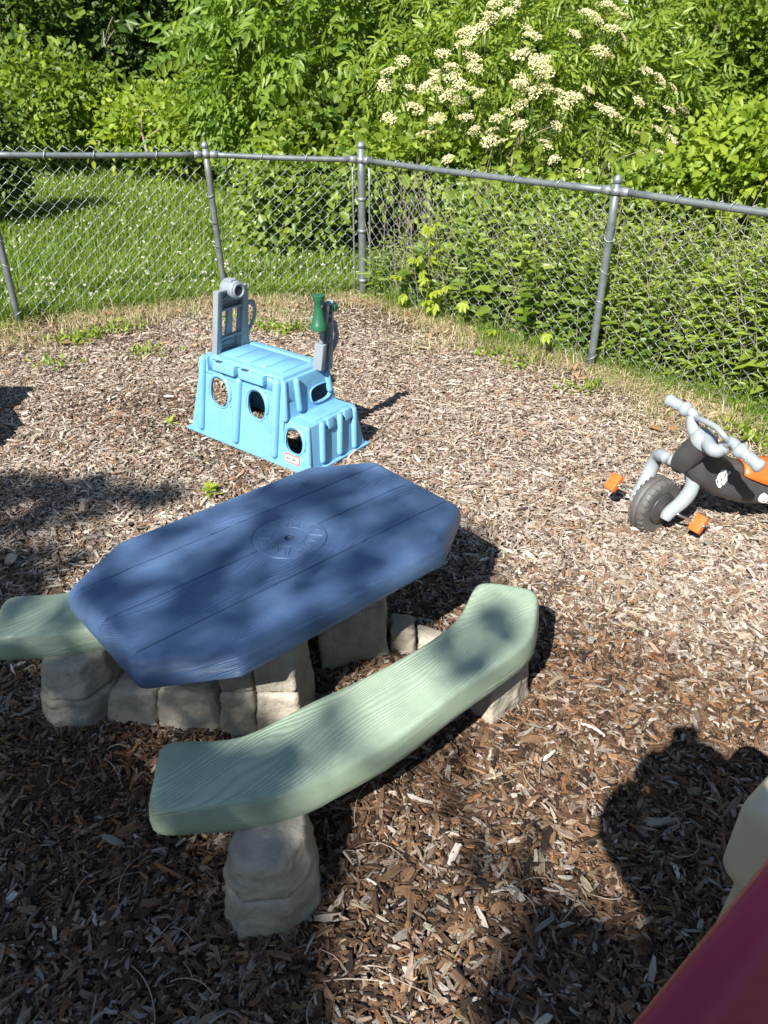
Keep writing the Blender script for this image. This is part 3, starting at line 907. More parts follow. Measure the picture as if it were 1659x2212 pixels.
    for (b0, b1, z1) in ((.122, .095, .040), (.245, .213, .036), (.345, .318, .028)):
        part('rib', capsule((.030 - .004, b0, .198), (.005, b1, z1), .0165), Bk, body)
    for (b0, b1, z0, z1) in ((.125, .118, .372, .245), (.365, .362, .352, .275)):
        b0 -= 0 if b0 < .2 else .035; b1 -= 0 if b1 < .2 else .035
        part('rib', capsule((.172, b0, z0), (.156, b1, z1), .0155), Bk, body)
    # soft corner columns
    part('corner_column', capsule(F0(.20, .378, .0) + np.array([-.012, .004, 0]), (.160, .027, .225), .015), Bk, body)
    part('corner_column', capsule((.040, .044, .203), (.012, .010, .02), .014), Bk, body)
    # arched mouldings round the holes, running down to the foot
    for (c, hw, hh), zb in zip(wins, (.02, .02, .02)):
        pts = [F0(c[0] - hw - .058, zb, -.004), F0(c[0] - hw - .036, c[1] * .5, .0)]
        for q in np.linspace(-.15, 1.10, 14):
            a = math.pi * (q)
            pts.append(F0(c[0] - math.cos(a) * (hw + .014), c[1] + math.sin(a) * (hh + .014), .0))
        pts = catmull(pts, 3)
        rr = np.interp(np.linspace(0, 1, len(pts)), [0, .3, .6, 1], [.004, .013, .012, .003])
        part('window_arch', tube(pts, rr, 8), Bk, body)
        ring = [F0(c[0] + math.copysign(abs(math.cos(a)) ** .78, math.cos(a)) * (hw + .003), c[1] + math.copysign(abs(math.sin(a)) ** .78, math.sin(a)) * (hh + .003), -.001) for a in np.linspace(0, 2 * math.pi, 33)[:-1]]
        part('window_rim', tube(ring, .005, 6, closed=True), Bk, body)
    ring = [(.115 + .167 * (.275 + z) - .001, .268 + x, .275 + z) for x, z in [(math.copysign(abs(math.cos(a)) ** .7, math.cos(a)) * .069, math.copysign(abs(math.sin(a)) ** .7, math.sin(a)) * .040) for a in np.linspace(0, 2 * math.pi, 33)[:-1]]]
    part('window_rim', tube(ring, .0045, 6, closed=True), Bk, body)
    # step tread
    part('step_tread', bevelled(hexa([(.045, .10, .213), (.145, .10, .213), (.145, .335, .213), (.045, .335, .213)], [(.048, .103, .221), (.142, .103, .221), (.142, .332, .221), (.048, .332, .221)]), .003, 2), Bk, body, 40)
    for b0, b1 in ((.155, .20), (.270, .325)):
        part('tread_block', bevelled(hexa([(.012, b0, .17), (.06, b0, .17), (.06, b1, .17), (.012, b1, .17)], [(.020, b0 + .002, .218), (.06, b0 + .002, .218), (.06, b1 - .002, .218), (.020, b1 - .002, .218)]), .004, 2), Bk, body, 40)
    # lid with four panels
    lid = part('lid', bevelled(hexa([(.192, .060, .386), (.672, .060, .386), (.672, .340, .386), (.192, .340, .386)], [(.197, .066, .402), (.667, .066, .402), (.667, .334, .402), (.197, .334, .402)]), .004, 2), Bk, None, 40)
    for q in range(4):
        a0 = .238 + q * .1035
        part('lid_panel', bevelled(hexa([(a0, .100, .4005), (a0 + .095, .100, .4005), (a0 + .095, .272, .4005), (a0, .272, .4005)], [(a0 + .003, .103, .4085), (a0 + .092, .103, .4085), (a0 + .092, .269, .4085), (a0 + .003, .269, .4085)]), .002, 1), Bk, lid, 40)
    part('lid_panel', bevelled(hexa([(.238, .284, .4005), (.644, .284, .4005), (.644, .318, .4005), (.238, .318, .4005)], [(.241, .287, .4085), (.641, .287, .4085), (.641, .315, .4085), (.241, .315, .4085)]), .002, 1), Bk, lid, 40)
    for a0, a1 in ((.492, .640), (.300, .462)):
        part('drawer_block', bevelled(hexa([(a0, .034, .343), (a1, .034, .343), (a1, .095, .343), (a0, .095, .343)], [(a0 + .003, .042, .388), (a1 - .003, .042, .388), (a1 - .003, .095, .388), (a0 + .003, .095, .388)]), .006, 2), Bk, body, 40)
        part('notch_shade_patch', hexa([(a1 - .055, .041, .3865), (a1 - .02, .041, .3865), (a1 - .02, .058, .3865), (a1 - .055, .058, .3865)], [(a1 - .055, .041, .3905), (a1 - .02, .041, .3905), (a1 - .02, .058, .3905), (a1 - .055, .058, .3905)]), M['dark_print'], body)  # dark block on top: the shade of a notch put in as colour
    # maker's badge: printed oval on the long face
    def oval(a, z, hw, hh, off, rr):
        P = rounded_poly([(-hw, -hh), (hw, -hh), (hw, hh), (-hw, hh)], rr, 6)
        c = F0(a, z, off); up = np.array([0, k, 1]) / math.hypot(k, 1); nrm = np.array([0, -1, k]) / math.hypot(k, 1)
        V = [c - np.array([1, 0, 0]) * p[0] + up * p[1] for p in P]
        V2 = [v - nrm * .002 for v in V]
        n = len(P)
        return np.array(V2 + V), [tuple(range(n)), tuple(range(n, 2 * n))[::-1]] + [(i, (i + 1) % n, n + (i + 1) % n, n + i) for i in range(n)]
    badge = part('badge', oval(.112, .046, .050, .0225, .0015, .018), M['red_print'], body, smooth=False)
    part('badge_field', oval(.112, .046, .0425, .0150, .0022, .012), M['white_print'], badge, smooth=False)
    cu = bpy.data.curves.new('t', 'FONT'); cu.body = "little tikes"; cu.size = .0185; cu.align_x = 'CENTER'; cu.align_y = 'CENTER'; cu.extrude = .0003; cu.offset = .0006
    to = bpy.data.objects.new('tmp', cu); COL.objects.link(to)
    dg = bpy.context.evaluated_depsgraph_get(); dg.update()
    me = bpy.data.meshes.new_from_object(to.evaluated_get(dg))
    bpy.data.objects.remove(to)
    c = F0(.112, .046, .0030); up = np.array([0, k, 1]) / math.hypot(k, 1); nrm = np.array([0, -1, k]) / math.hypot(k, 1)
    V = np.array([c - np.array([1, 0, 0]) * v.co.x + up * v.co.y + nrm * v.co.z for v in me.vertices]); F = [tuple(p.vertices) for p in me.polygons]
    bpy.data.meshes.remove(me)
    part('badge_lettering', (V, F), M['dark_print'], badge, smooth=False)

    # ---- grey end boards
    G = M['toy_grey']
    def bx(a0, a1, b0, b1, z0, z1, bev=.004): return bevelled(hexa([(a0, b0, z0), (a1, b0, z0), (a1, b1, z0), (a0, b1, z0)], [(a0, b0, z1), (a1, b0, z1), (a1, b1, z1), (a0, b1, z1)]), bev, 2)
    zb = .388
    A0, A1 = .722, .762
    def lean_board(V):
        a, b, z = V[:, 0].copy(), V[:, 1].copy(), V[:, 2].copy()
        V[:, 0] = .747 + (a - .747) * .52 - .074 - .20 * (z - .388); V[:, 1] = .077 + (b - .05) * .73
        return V
    def lean_spool(V):
        V[:, 0] += -.070 - .064; V[:, 1] += .170 - .178
        return V
    def lean_post(V):
        a, b, z = V[:, 0].copy(), V[:, 1].copy(), V[:, 2].copy()
        V[:, 0] = a - .034 - .17 * (z - .388); V[:, 1] = .262 + (b - .19) * .58
        return V
    def lean_tel(V):
        V[:, 0] += -.034 - .05; V[:, 1] += .068
        return V
    tf[0] = lean_board
    st = part('end_board', bx(A0 - .02, A1 + .01, .050, .092, zb, zb + .325, .010), G, None, 40)
    part('stile', bevelled(hexa([(A0 - .02, .268, zb), (A1 + .01, .268, zb), (A1 + .01, .345, zb), (A0 - .02, .345, zb)], [(A0 - .02, .262, zb + .325), (A1 + .01, .262, zb + .325), (A1 + .01, .300, zb + .325), (A0 - .02, .300, zb + .325)]), .008, 2), G, st, 40)
    part('board_back', bx(A1 - .006, A1, .09, .27, zb + .232, zb + .318), G, st, 40)
    part('top_edge', bx(A0 - .018, A1 + .008, .06, .29, zb + .308, zb + .324, .005), G, st, 40)
    part('shelf_edge', bx(A0 - .012, A1 + .002, .09, .275, zb + .222, zb + .232, .003), G, st, 40)
    part('board_back', bx(A1 - .006, A1, .09, .27, zb, zb + .085), G, st, 40)
    part('shelf_edge', bx(A0 - .012, A1 + .002, .09, .27, zb + .082, zb + .092, .003), G, st, 40)
    part('centre_slat', bevelled(hexa([(A0 + .012, .148, zb + .09), (A1, .148, zb + .09), (A1, .205, zb + .09), (A0 + .012, .205, zb + .09)], [(A0 + .012, .157, zb + .232), (A1, .157, zb + .232), (A1, .198, zb + .232), (A0 + .012, .198, zb + .232)]), .005, 2), G, st, 40)
    for (b0, dz) in ((.104, 0), (.262, .01)):
        part('inner_slat', bevelled(hexa([(A0 + .008, b0 - .014, zb), (A1, b0 - .014, zb), (A1, b0 + .012, zb), (A0 + .008, b0 + .012, zb)], [(A0 + .008, b0 - .012, zb + .228), (A1, b0 - .012, zb + .228), (A1, b0 + .002, zb + .228), (A0 + .008, b0 + .002, zb + .228)]), .005, 2), G, st, 40)
    for q, (zc, ph) in enumerate(((.300, 0), (.276, 1.0), (.250, 2.2), (.055, .5), (.030, 1.8))):
        pts = [(A1 - .012, b, zb + zc + .007 * math.sin(b * 42 + ph)) for b in np.linspace(.096, .262, 22)]
        part('grain_ridge', tube(pts, np.interp(np.linspace(0, 1, 22), [0, .3, .5, .7, 1], [.003, .006, .002, .006, .003]), 6), G, st)
    for b0 in (.105, .250, .285, .31):
        pts = [(A0 - .012 if b0 > .26 else A0 + .006, b0 + .004 * math.sin(z * 30 + b0 * 50), zb + z) for z in np.linspace(.02, .21, 14)]
        part('grain_ridge', tube(pts, np.interp(np.linspace(0, 1, 14), [0, .5, 1], [.001, .005, .001]), 6), G, st)
    tf[0] = lean_spool
    sp = part('spool', lathe((A0 - .035, .178, zb + .318), (1, 0, 0), [(0, .022), (.0, .040), (.006, .042), (.016, .042), (.018, .038), (.085, .038), (.09, .034)], 28), G, st, 40)
    part('bore_shade_disc', lathe((A0 - .037, .178, zb + .318), (1, 0, 0), [(0, .019), (.004, .019)], 24), M['trike_black'], sp)  # black disc on the solid face, painting the dark inside a bore
    part('spool_ring', tube([(A0 - .037, .178 + .030 * math.cos(a), zb + .318 + .030 * math.sin(a)) for a in np.linspace(0, 2 * math.pi, 29)[:-1]], .006, 8, closed=True), G, sp)
    part('spool_cap', bx(A0 - .012, A1, .16, .196, zb + .352, zb + .364, .003), G, sp, 40)
    tf[0] = lean_board
    def handle(parent, a, b, z0, z1, out, lean=0):
        pts = catmull([(a, b - .01, z1), (a, b + out * .7, z1 - .004), (a, b + out, z1 - out * .5), (a, b + out + lean, (z0 + z1) / 2), (a, b + out * .9 + lean, z0 + out * .5), (a, b + out * .5 + lean, z0), (a, b - .01 + lean, z0 - .008)], 6)
        part('handle', tube(pts, .0135, 12), G, parent)
    handle(st, .744, .318, zb + .085, zb + .222, .085)
    # second, narrower post with a telescope
    tf[0] = lean_post
    a0, a1 = .188, .226
    p2 = part('end_post', bx(a0 - .008, a1 + .008, .190, .238, zb - .004, zb + .122, .005), G, None, 40)
    part('round_stile', tube([(a0 + .018, .214, zb + z) for z in np.linspace(.11, .23, 6)], .0125, 14), G, p2)
    part('head_block', bx(a0 - .004, a1 + .006, .200, .238, zb + .218, zb + .318, .009), G, p2, 40)
    part('back_stile', bevelled(hexa([(a0 - .004, .300, zb - .02), (a1, .300, zb - .02), (a1, .345, zb - .02), (a0 - .004, .345, zb - .02)], [(a0, .268, zb + .320), (a1, .268, zb + .320), (a1, .286, zb + .320), (a0, .286, zb + .320)]), .006, 2), G, p2, 40)
    part('inner_web', bx(a1 - .006, a1, .236, .315, zb - .01, zb + .235, .002), G, p2, 40)
    pts = catmull([(a0 + .015, .225, zb + .222), (a0 + .015, .262, zb + .212), (a0 + .015, .285, zb + .17), (a0 + .015, .272, zb + .135), (a0 + .015, .236, zb + .112)], 6)
    V, F = [], []
    for q, p in enumerate(pts):
        for dx in (-.02, .02): V.append((p[0] + dx, p[1], p[2]))
        if q: F.append((2 * q - 2, 2 * q - 1, 2 * q + 1, 2 * q))
    V2 = [(v[0], v[1] + .006, v[2] + .003) for v in V]; n = len(V)
    F2 = [tuple(i + n for i in f)[::-1] for f in F]; side = [(2 * i, 2 * i + 2, n + 2 * i + 2, n + 2 * i) for i in range(len(pts) - 1)] + [(2 * i + 1, n + 2 * i + 1, n + 2 * i + 3, 2 * i + 3) for i in range(len(pts) - 1)]
    part('scroll_web', (np.array(V + V2), F + F2 + side), G, p2, 50)
    for b0 in (.275, .292):
        part('grain_ridge', tube([(a0 - .002, b0 + .012 * (.15 - z) , zb + z) for z in np.linspace(.06, .15, 6)], .005, 6), G, p2)
    for z0 in (.245, .300):
        part('clip_arm', bx(a0, a1, .236, .272, zb + z0, zb + z0 + .010, .003), G, p2, 40)
    handle(p2, .206, .300, zb + .07, zb + .205, .075, .02)
    Gn = M['toy_green']
    tf[0] = lean_tel
    tz, tb = zb + .36, .168
    tel = part('telescope', lathe((.20, tb, tz), (.0, -.06, -1), [(0, .027), (.002, .029), (.030, .024), (.034, .021), (.060, .020), (.085, .024), (.125, .032), (.130, .035), (.150, .036), (.153, .033)], 24), Gn, p2, 40)
    part('telescope_pivot', lathe((.205, .150, zb + .285), (0, 1, 0), [(0, .012), (.04, .012), (.095, .013), (.10, .024), (.122, .024), (.126, .018)], 18), Gn, tel, 40)
    for z_, w_ in ((.012, .005), (.050, .009)):
        part('hole_shade_disc', lathe((.200 - .022, tb - .002, tz - z_), (1, .1, 0), [(-.002, w_), (.004, w_)], 12), M['trike_black'], tel)  # uncut; shade inside small holes is coloured in with black discs
build_climber()

# ------------------------------------------------------------------ trike
def build_trike():
    t = Thing('tricycle', "child's black plastic tricycle with grey handlebar and orange pedals on the mulch", 'tricycle', (1.095, 2.63, .01))
    G, K, O = M['trike_grey'], M['trike_black'], M['orange']
    C = np.array([1.085, 2.64, .117]); A = np.array([.545, -.838, 0]); A /= np.linalg.norm(A)
    Fw = np.array([-A[1] * -1, 0, 0])
    Fw = np.array([A[1], -A[0], 0])                 # forward (towards the left of the photo)
    Z = np.array([0, 0, 1.0])
    R = .117
    # wheel
    prof = [(-.040, R * .55), (-.043, R * .80), (-.042, R * .90), (-.034, R * .965), (-.018, R * .995), (-.005, R), (-.004, R * .985), (.004, R * .985), (.005, R), (.018, R * .995), (.034, R * .965), (.042, R * .90), (.043, R * .80), (.040, R * .55)]
    prof = [(x * .84, q) for x, q in prof]
    wheel = t.part('front_wheel', lathe(C, A, prof, 44), M['tyre'])
    blocks = []
    for k in range(26):
        a = 2 * math.pi * k / 26
        for sd in (-1, 1):
            aa = a + (.12 if sd > 0 else 0)
            e = math.cos(aa) * Fw + math.sin(aa) * Z; q = -math.sin(aa) * Fw + math.cos(aa) * Z
            c = C + e * (R * .965) + A * sd * .023
            w = .006
            p = []
            for de in (-.004, .0045):
                for dq, da in ((-w, -.013), (w, -.013), (w * .5, .013), (-w * .5, .013)):
                    p.append(c + e * (de - abs(da) * .2 * (1 if da * sd > 0 else -.2)) + q * dq + A * da)
            blocks.append(hexa(p[:4], p[4:]))
    t.part('tread', join(*blocks), M['tyre'], wheel, smooth=False)
    for sd in (-1, 1):
        t.part('hub_cover', lathe(C + A * sd * .036, A * sd, [(0, R * .58), (.006, R * .55), (.008, R * .40), (.016, R * .32), (.020, R * .2), (.021, .01)], 28), K, wheel)
    # fork: two fat bowed legs joining over the wheel
    def P(a, f, z): return C + A * a + Fw * f + Z * (z - C[2])
    for sd in (1, -1):
        pts = catmull([P(.078 * sd, .030, .098), P(.080 * sd, .012, .125), P(.094 * sd, -.040, .170), P(.098 * sd, -.070, .225), P(.082 * sd, -.070, .280), P(.045 * sd, -.040, .308), P(.006 * sd, -.022, .318)], 6)
        rr = np.interp(np.linspace(0, 1, len(pts)), [0, .12, .4, .7, 1], [.020, .025, .029, .026, .022])
        t.part('fork_leg', tube(pts, rr, 16), G)
    # crank rods and pedals
    rod = catmull([P(-.20, .055, .150), P(-.150, .052, .150), P(-.135, .030, .142), P(-.105, .012, .130), P(-.06, 0, .128), P(.06, 0, .128), P(.108, -.004, .126), P(.128, -.030, .112), P(.150, -.052, .102), P(.20, -.055, .100)], 5)
    t.part('crank', tube(rod, .0055, 10), M['chrome'])
    for sd, f, z in ((-1, .055, .155), (1, -.055, .098)):
        c = P(.172 * sd, f, z)
        tilt = Fw * math.cos(.9) - Z * math.sin(.9); nrm = np.cross(A, tilt)
        def q(a, b, n_): return c + A * a + tilt * b + nrm * n_
        hw, hl, ht = .024, .036, .013
        V = hexa([q(-hw, -hl, -ht), q(hw, -hl, -ht), q(hw, hl, -ht), q(-hw, hl, -ht)], [q(-hw, -hl, ht), q(hw, -hl, ht), q(hw, hl, ht), q(-hw, hl, ht)])
        pd = t.part('pedal', bevelled(V, .005, 2), O); sharp(pd, 40)
        for b in (-.022, -.007, .007, .022):
            t.part('pedal_rib', bevelled(hexa([q(-hw + .004, b - .004, ht - .002), q(hw - .004, b - .004, ht - .002), q(hw - .004, b + .004, ht - .002), q(-hw + .004, b + .004, ht - .002)],
                                    [q(-hw + .006, b - .003, ht + .003), q(hw - .006, b - .003, ht + .003), q(hw - .006, b + .003, ht + .003), q(-hw + .006, b + .003, ht + .003)]), .001, 1), O, pd)
    # steering head
    hub = at(1521, 950, .45); base = at(1468, 1003, .32)
    dh = hub - base
    ring = lambda w: base + dh * w
    pts = [ring(-.15), ring(.0), ring(.3), ring(.62), ring(.80), ring(.93)]
    t.part('steering_head', tube(pts, [.026, .038, .047, .047, .045, .044], 20), K)
    t.part('handlebar_hub', tube([ring(.86), ring(.93), ring(1.02), ring(1.14), ring(1.17)], [.047, .050, .048, .045, .030], 20), G)
    # handlebar halves
    rp = catmull([ring(1.03), at(1540, 972, .455), at(1558, 972, .455), at(1570, 962, .475), at(1576, 955, .495), at(1586, 958, .50), at(1594, 969, .495)], 6)
    t.part('handlebar', tube(rp, np.interp(np.linspace(0, 1, len(rp)), [0, .5, 1], [.026, .022, .017]), 14), G)
    lp = catmull([ring(1.03), at(1505, 938, .46), at(1497, 925, .475), at(1496, 907, .50), at(1499, 898, .515), at(1494, 891, .525), at(1487, 887, .53)], 6)
    t.part('handlebar', tube(lp, np.interp(np.linspace(0, 1, len(lp)), [0, .5, 1], [.026, .022, .017]), 14), G)
    cb = catmull([at(1499, 900, .512), at(1520, 909, .535), at(1545, 922, .54), at(1563, 940, .53), at(1575, 956, .497)], 6)
    t.part('crossbar', tube(cb, .0105, 12), G)
    for e0, e1 in ((at(1594, 969, .495), at(1646, 1012, .455)), (at(1487, 887, .53), at(1441, 862, .545))):
        d = e1 - e0; L = np.linalg.norm(d); d /= L
        g = t.part('grip', lathe(e0, d, [(-.008, .018), (.0, .026), (.008, .029), (.020, .028), (.028, .021), (.034, .0195), (L * .55, .0215), (L - .03, .020), (L - .022, .024), (L - .008, .025), (L, .019), (L + .003, .006)], 20), G)
        # knurled diamonds on the rubber
        nb = []
        up = np.array([0, 0, 1.0]); n1 = np.cross(d, up); n1 /= np.linalg.norm(n1); n2 = np.cross(d, n1)
        rows = int((L - .07) / .009)
        for r_ in range(rows):
            for k in range(11):
                a = 2 * math.pi * (k + .5 * (r_ % 2)) / 11
                e = math.cos(a) * n1 + math.sin(a) * n2; q = -math.sin(a) * n1 + math.cos(a) * n2
                c = e0 + d * (.040 + r_ * .009) + e * .0205
                nb.append((np.array([c + d * .0045, c + q * .0055, c - d * .0045, c - q * .0055, c + e * .0026]), [(0, 1, 4), (1, 2, 4), (2, 3, 4), (3, 0, 4)]))
        t.part('knurl', join(*nb), G, g, smooth=False)
    # body: one long moulded shell sweeping back and down to the rear axle
    spine = [(ring(.42) + np.array([.01, .03, 0]), .040, .055), (np.array([1.222, 2.612, .318]), .055, .075), (np.array([1.30, 2.640, .258]), .066, .078), (np.array([1.42, 2.665, .215]), .078, .078), (np.array([1.56, 2.71, .185]), .088, .075), (np.array([1.75, 2.775, .175]), .10, .078), (np.array([1.92, 2.835, .175]), .12, .075), (np.array([2.02, 2.87, .175]), .10, .06)]
    pc = catmull([s[0] for s in spine], 4); ww = np.interp(np.linspace(0, 7, len(pc)), range(8), [s[1] for s in spine]); hh = np.interp(np.linspace(0, 7, len(pc)), range(8), [s[2] for s in spine])
    V, F = [], []; n = 24
    for i, c in enumerate(pc):
        T = pc[min(i + 1, len(pc) - 1)] - pc[max(i - 1, 0)]; T /= np.linalg.norm(T)
        S = np.cross(T, Z); S /= np.linalg.norm(S); U = np.cross(S, T)
        for k in range(n):
            a = 2 * math.pi * k / n; ca, sa = math.cos(a), math.sin(a)
            ca = math.copysign(abs(ca) ** .75, ca); sa = math.copysign(abs(sa) ** .75, sa)
            V.append(c + S * ca * ww[i] * (1 - .18 * sa) + U * sa * hh[i])
    m = len(pc)
    for i in range(m - 1):
        for k in range(n): F.append((i * n + k, i * n + (k + 1) % n, (i + 1) * n + (k + 1) % n, (i + 1) * n + k))
    F.append(tuple(range(n))[::-1]); F.append(tuple((m - 1) * n + k for k in range(n)))
    body = t.part('body', (np.array(V), F), K)
    # ridge line along the side and seat
    def onbody(i, a, lift=.002):
        c = pc[i]; T = pc[min(i + 1, m - 1)] - pc[max(i - 1, 0)]; T /= np.linalg.norm(T)
        S = np.cross(T, Z); S /= np.linalg.norm(S); U = np.cross(S, T)
        ca, sa = math.cos(a), math.sin(a); ca = math.copysign(abs(ca) ** .75, ca); sa = math.copysign(abs(sa) ** .75, sa)
        return c + S * ca * (ww[i] + lift) * (1 - .18 * sa) + U * sa * (hh[i] + lift), S, U, T
    def fpos(fi, a, lift=.002):
        i = int(fi); w = fi - i
        p0 = onbody(min(i, m - 1), a, lift)[0]; p1 = onbody(min(i + 1, m - 1), a, lift)[0]
        return p0 * (1 - w) + p1 * w
    near = 0.0 if onbody(10, 0)[0][1] < pc[10][1] else math.pi
    sgn = 1 if near == 0 else -1
    t.part('body_ridge', tube([fpos(f, near + sgn * .62, -.001) for f in np.linspace(2, m - 3, 30)], .0045, 6), K, body)
    # seat: orange saddle sitting in the top of the body
    V, F = [], []; ns, nw = 16, 9
    for i in range(ns):
        f = 10.0 + (m - 13.0) * i / (ns - 1)
        half = .42 + .62 * math.sin(math.pi * min(1, i / (ns - 1) * .55 + .05)) ** .7
        for k in range(nw):
            a = math.pi / 2 - .42 * sgn + (k / (nw - 1) - .5) * 2 * half * 1.2
            V.append(fpos(f, a, .010 + .030 * (i / (ns - 1)) ** 2))
    for i in range(ns - 1):
        for k in range(nw - 1): F.append((i * nw + k, i * nw + k + 1, (i + 1) * nw + k + 1, (i + 1) * nw + k))
    st = t.part('seat', (np.array(V), F), O)
    sm = st.modifiers.new('thick', 'SOLIDIFY'); sm.thickness = .014; sm.offset = 0
    # worn printed graphics on the near side: clusters of curls and a blot
    def decal(f0, a0, size, seed):
        r = random.Random(seed); parts = []
        def pt(x, y, l=.0025): return fpos(f0 + x / .042, near + sgn * (a0 + y / .075), l)
        # blot with ragged edge
        ctr = (-size * .45, 0); ringp = []
        for k in range(36):
            a = 2 * math.pi * k / 36; rad = size * .27 * (1 + .28 * (k % 2) * r.random() + .1 * r.random())
            ringp.append(pt(ctr[0] + rad * 1.15 * math.cos(a), ctr[1] + rad * .8 * math.sin(a)))
        parts.append((np.array([pt(*ctr)] + ringp), [(0, 1 + k, 1 + (k + 1) % 36) for k in range(36)]))
        for k in range(14):
            cx, cy = size * r.uniform(-.1, .75), size * r.uniform(-.42, .30); rr_ = size * r.uniform(.08, .2)
            a0_ = r.uniform(0, 6); arc = [pt(cx + rr_ * math.cos(a0_ + q * .42), cy + rr_ * .8 * math.sin(a0_ + q * .42), .0015) for q in range(13)]
            parts.append(tube(arc, size * .034, 5))
        parts.append(tube([pt(size * x, size * y, .0015) for x, y in ((-.6, -.25), (-.2, -.42), (.3, -.5), (.8, -.48))], size * .03, 5))
        t.part('printed_graphic', join(*parts), M['decal'], body)
    decal(6.6, .05, .058, 3); decal(14.0, -.25, .064, 8)
    # rear axle and wheels (beyond the right edge of the photo)
    ax = np.array([2.0, 2.865, .10]); dirn = np.array([-.35, .94, 0]); dirn /= np.linalg.norm(dirn)
    t.part('rear_axle', tube([ax - dirn * .2, ax + dirn * .2], .009, 10), M['chrome'])
    for sd in (-1, 1):
        w_ = t.part('rear_wheel', lathe(ax + dirn * .17 * sd, dirn * sd, [(-.028, .05), (-.03, .09), (-.022, .098), (0, .10), (.022, .098), (.03, .09), (.028, .05), (.02, .03)], 32), M['tyre'])
        t.part('hub_cover', lathe(ax + dirn * .17 * sd, dirn * sd, [(.02, .055), (.03, .05), (.034, .02)], 20), O, w_)
build_trike()

# ------------------------------------------------------------------ playhouse corner at the lower right: maroon roof over a beige wall
def build_playhouse():
    t = Thing('toy_playhouse', 'plastic toy playhouse with maroon roof and beige corner wall beside the photographer', 'playhouse', (.75, .55, 0))
    e0 = np.array([.252, .405]); e1 = np.array([.573, .680]); d = (e1 - e0) / np.linalg.norm(e1 - e0); nrm = np.array([d[1], -d[0]])
    L = .425
    # roof: moulded panel with soft ridges running along the eave
    prof = [(.004, -.022), (.0, -.010), (.004, .002), (.014, .008), (.026, .008), (.040, .004), (.058, .010), (.085, .028), (.105, .040), (.122, .040), (.140, .034), (.160, .040), (.19, .060), (.215, .080), (.235, .082), (.255, .078), (.275, .086), (.31, .112), (.335, .130), (.355, .132), (.38, .13), (.44, .165)]
    pr = catmull([(p[0], p[1], 0) for p in prof], 4)
    V, F = [], []; m = len(pr); ns = 24
    for i in range(ns):
        s = L * i / (ns - 1)
        for p in pr:
            q = e0 + d * s + nrm * p[0]; V.append((q[0], q[1], .80 + p[1]))
    for i in range(ns - 1):
        for k in range(m - 1): F.append((i * m + k, i * m + k + 1, (i + 1) * m + k + 1, (i + 1) * m + k))
    rf = t.part('roof', (np.array(V), F), M['red'])
    sm = rf.modifiers.new('thick', 'SOLIDIFY'); sm.thickness = .012; sm.offset = -1
    # beige corner: shaft with a wide moulded shoulder
    c0 = np.array([.715, .757]); u = np.array([.76, .65]); v = np.array([.65, -.76])
    def rq(w, dp, sh=0.0):
        return [c0 + u * (x * w) + v * (y * dp + sh) for x, y in ((-.5, -.5), (.5, -.5), (.5, .5), (-.5, .5))]
    def prism(levels):
        Vs, Fs = [], []
        rings = [rounded_poly([tuple(p) for p in rq(w, dp, sh)], r, 5) for w, dp, sh, z, r in [(l[0] * .56, *l[1:]) for l in levels]]; n = len(rings[0])
        for R_, lv in zip(rings, levels): Vs += [(p[0], p[1], lv[3]) for p in R_]
        for k in range(len(levels) - 1):
            for i in range(n): Fs.append((k * n + i, k * n + (i + 1) % n, (k + 1) * n + (i + 1) % n, (k + 1) * n + i))
        Fs.append(tuple(range(n))[::-1]); Fs.append(tuple((len(levels) - 1) * n + i for i in range(n)))
        return np.array(Vs), Fs
    cp = t.part('corner_post', prism([(.27, .24, 0, -.02, .03), (.245, .21, 0, .42, .03), (.245, .21, 0, .46, .03), (.255, .22, 0, .472, .03), (.285, .255, 0, .492, .035), (.295, .265, 0, .505, .035), (.295, .265, 0, .635, .035), (.290, .26, 0, .650, .035), (.265, .235, 0, .670, .03), (.20, .17, 0, .685, .03), (.12, .10, 0, .688, .03)]), M['beige'])
    sharp(cp, 50)
    wl = [c0 + u * .10 + v * .02, c0 + u * .85 + v * .02, c0 + u * .85 + v * .05, c0 + u * .10 + v * .05]
    t.part('wall', bevelled(hexa([(*p, -.02) for p in wl], [(*p, .62) for p in wl]), .006, 2), M['beige'])
    wl = [c0 + v * .10 - u * .015, c0 + v * .10 + u * .015, c0 + v * .42 + u * .015, c0 + v * .42 - u * .015]
    t.part('wall', bevelled(hexa([(*p, -.02) for p in wl], [(*p, .62) for p in wl]), .006, 2), M['beige'])
build_playhouse()

# ------------------------------------------------------------------ unseen stand past the left edge, shape invented to cast the T-shaped shadow
def build_shadow_stand():
    t = Thing('shadow_stand', 'unseen plastic stand left of the view, shape invented to cast a T-shaped shadow', 'shadow stand', (-2.5, 3.4, 0))
    prof = [(-1.93, -.01), (-1.94, .20), (-2.10, .34), (-2.355, .55), (-2.36, .58), (-2.60, .58), (-2.62, -.01)]
    n = len(prof)
    V = [(x, 3.14, z) for x, z in prof] + [(x, 3.44, z) for x, z in prof]
    t.part('pedestal', bevelled((np.array(V), [tuple(range(n)), tuple(range(n, 2 * n))[::-1]] + [(i, n + i, n + (i + 1) % n, (i + 1) % n) for i in range(n)]), .02, 3), M['beige'])
    P = rounded_poly([(-2.95, 3.27), (-2.275, 3.27), (-2.275, 3.55), (-2.95, 3.55)], .06, 6)
    t.part('stand_slab', slab(P, [(.01, .575), (0, .582), (0, .615), (.008, .628)]), M['red'])
build_shadow_stand()

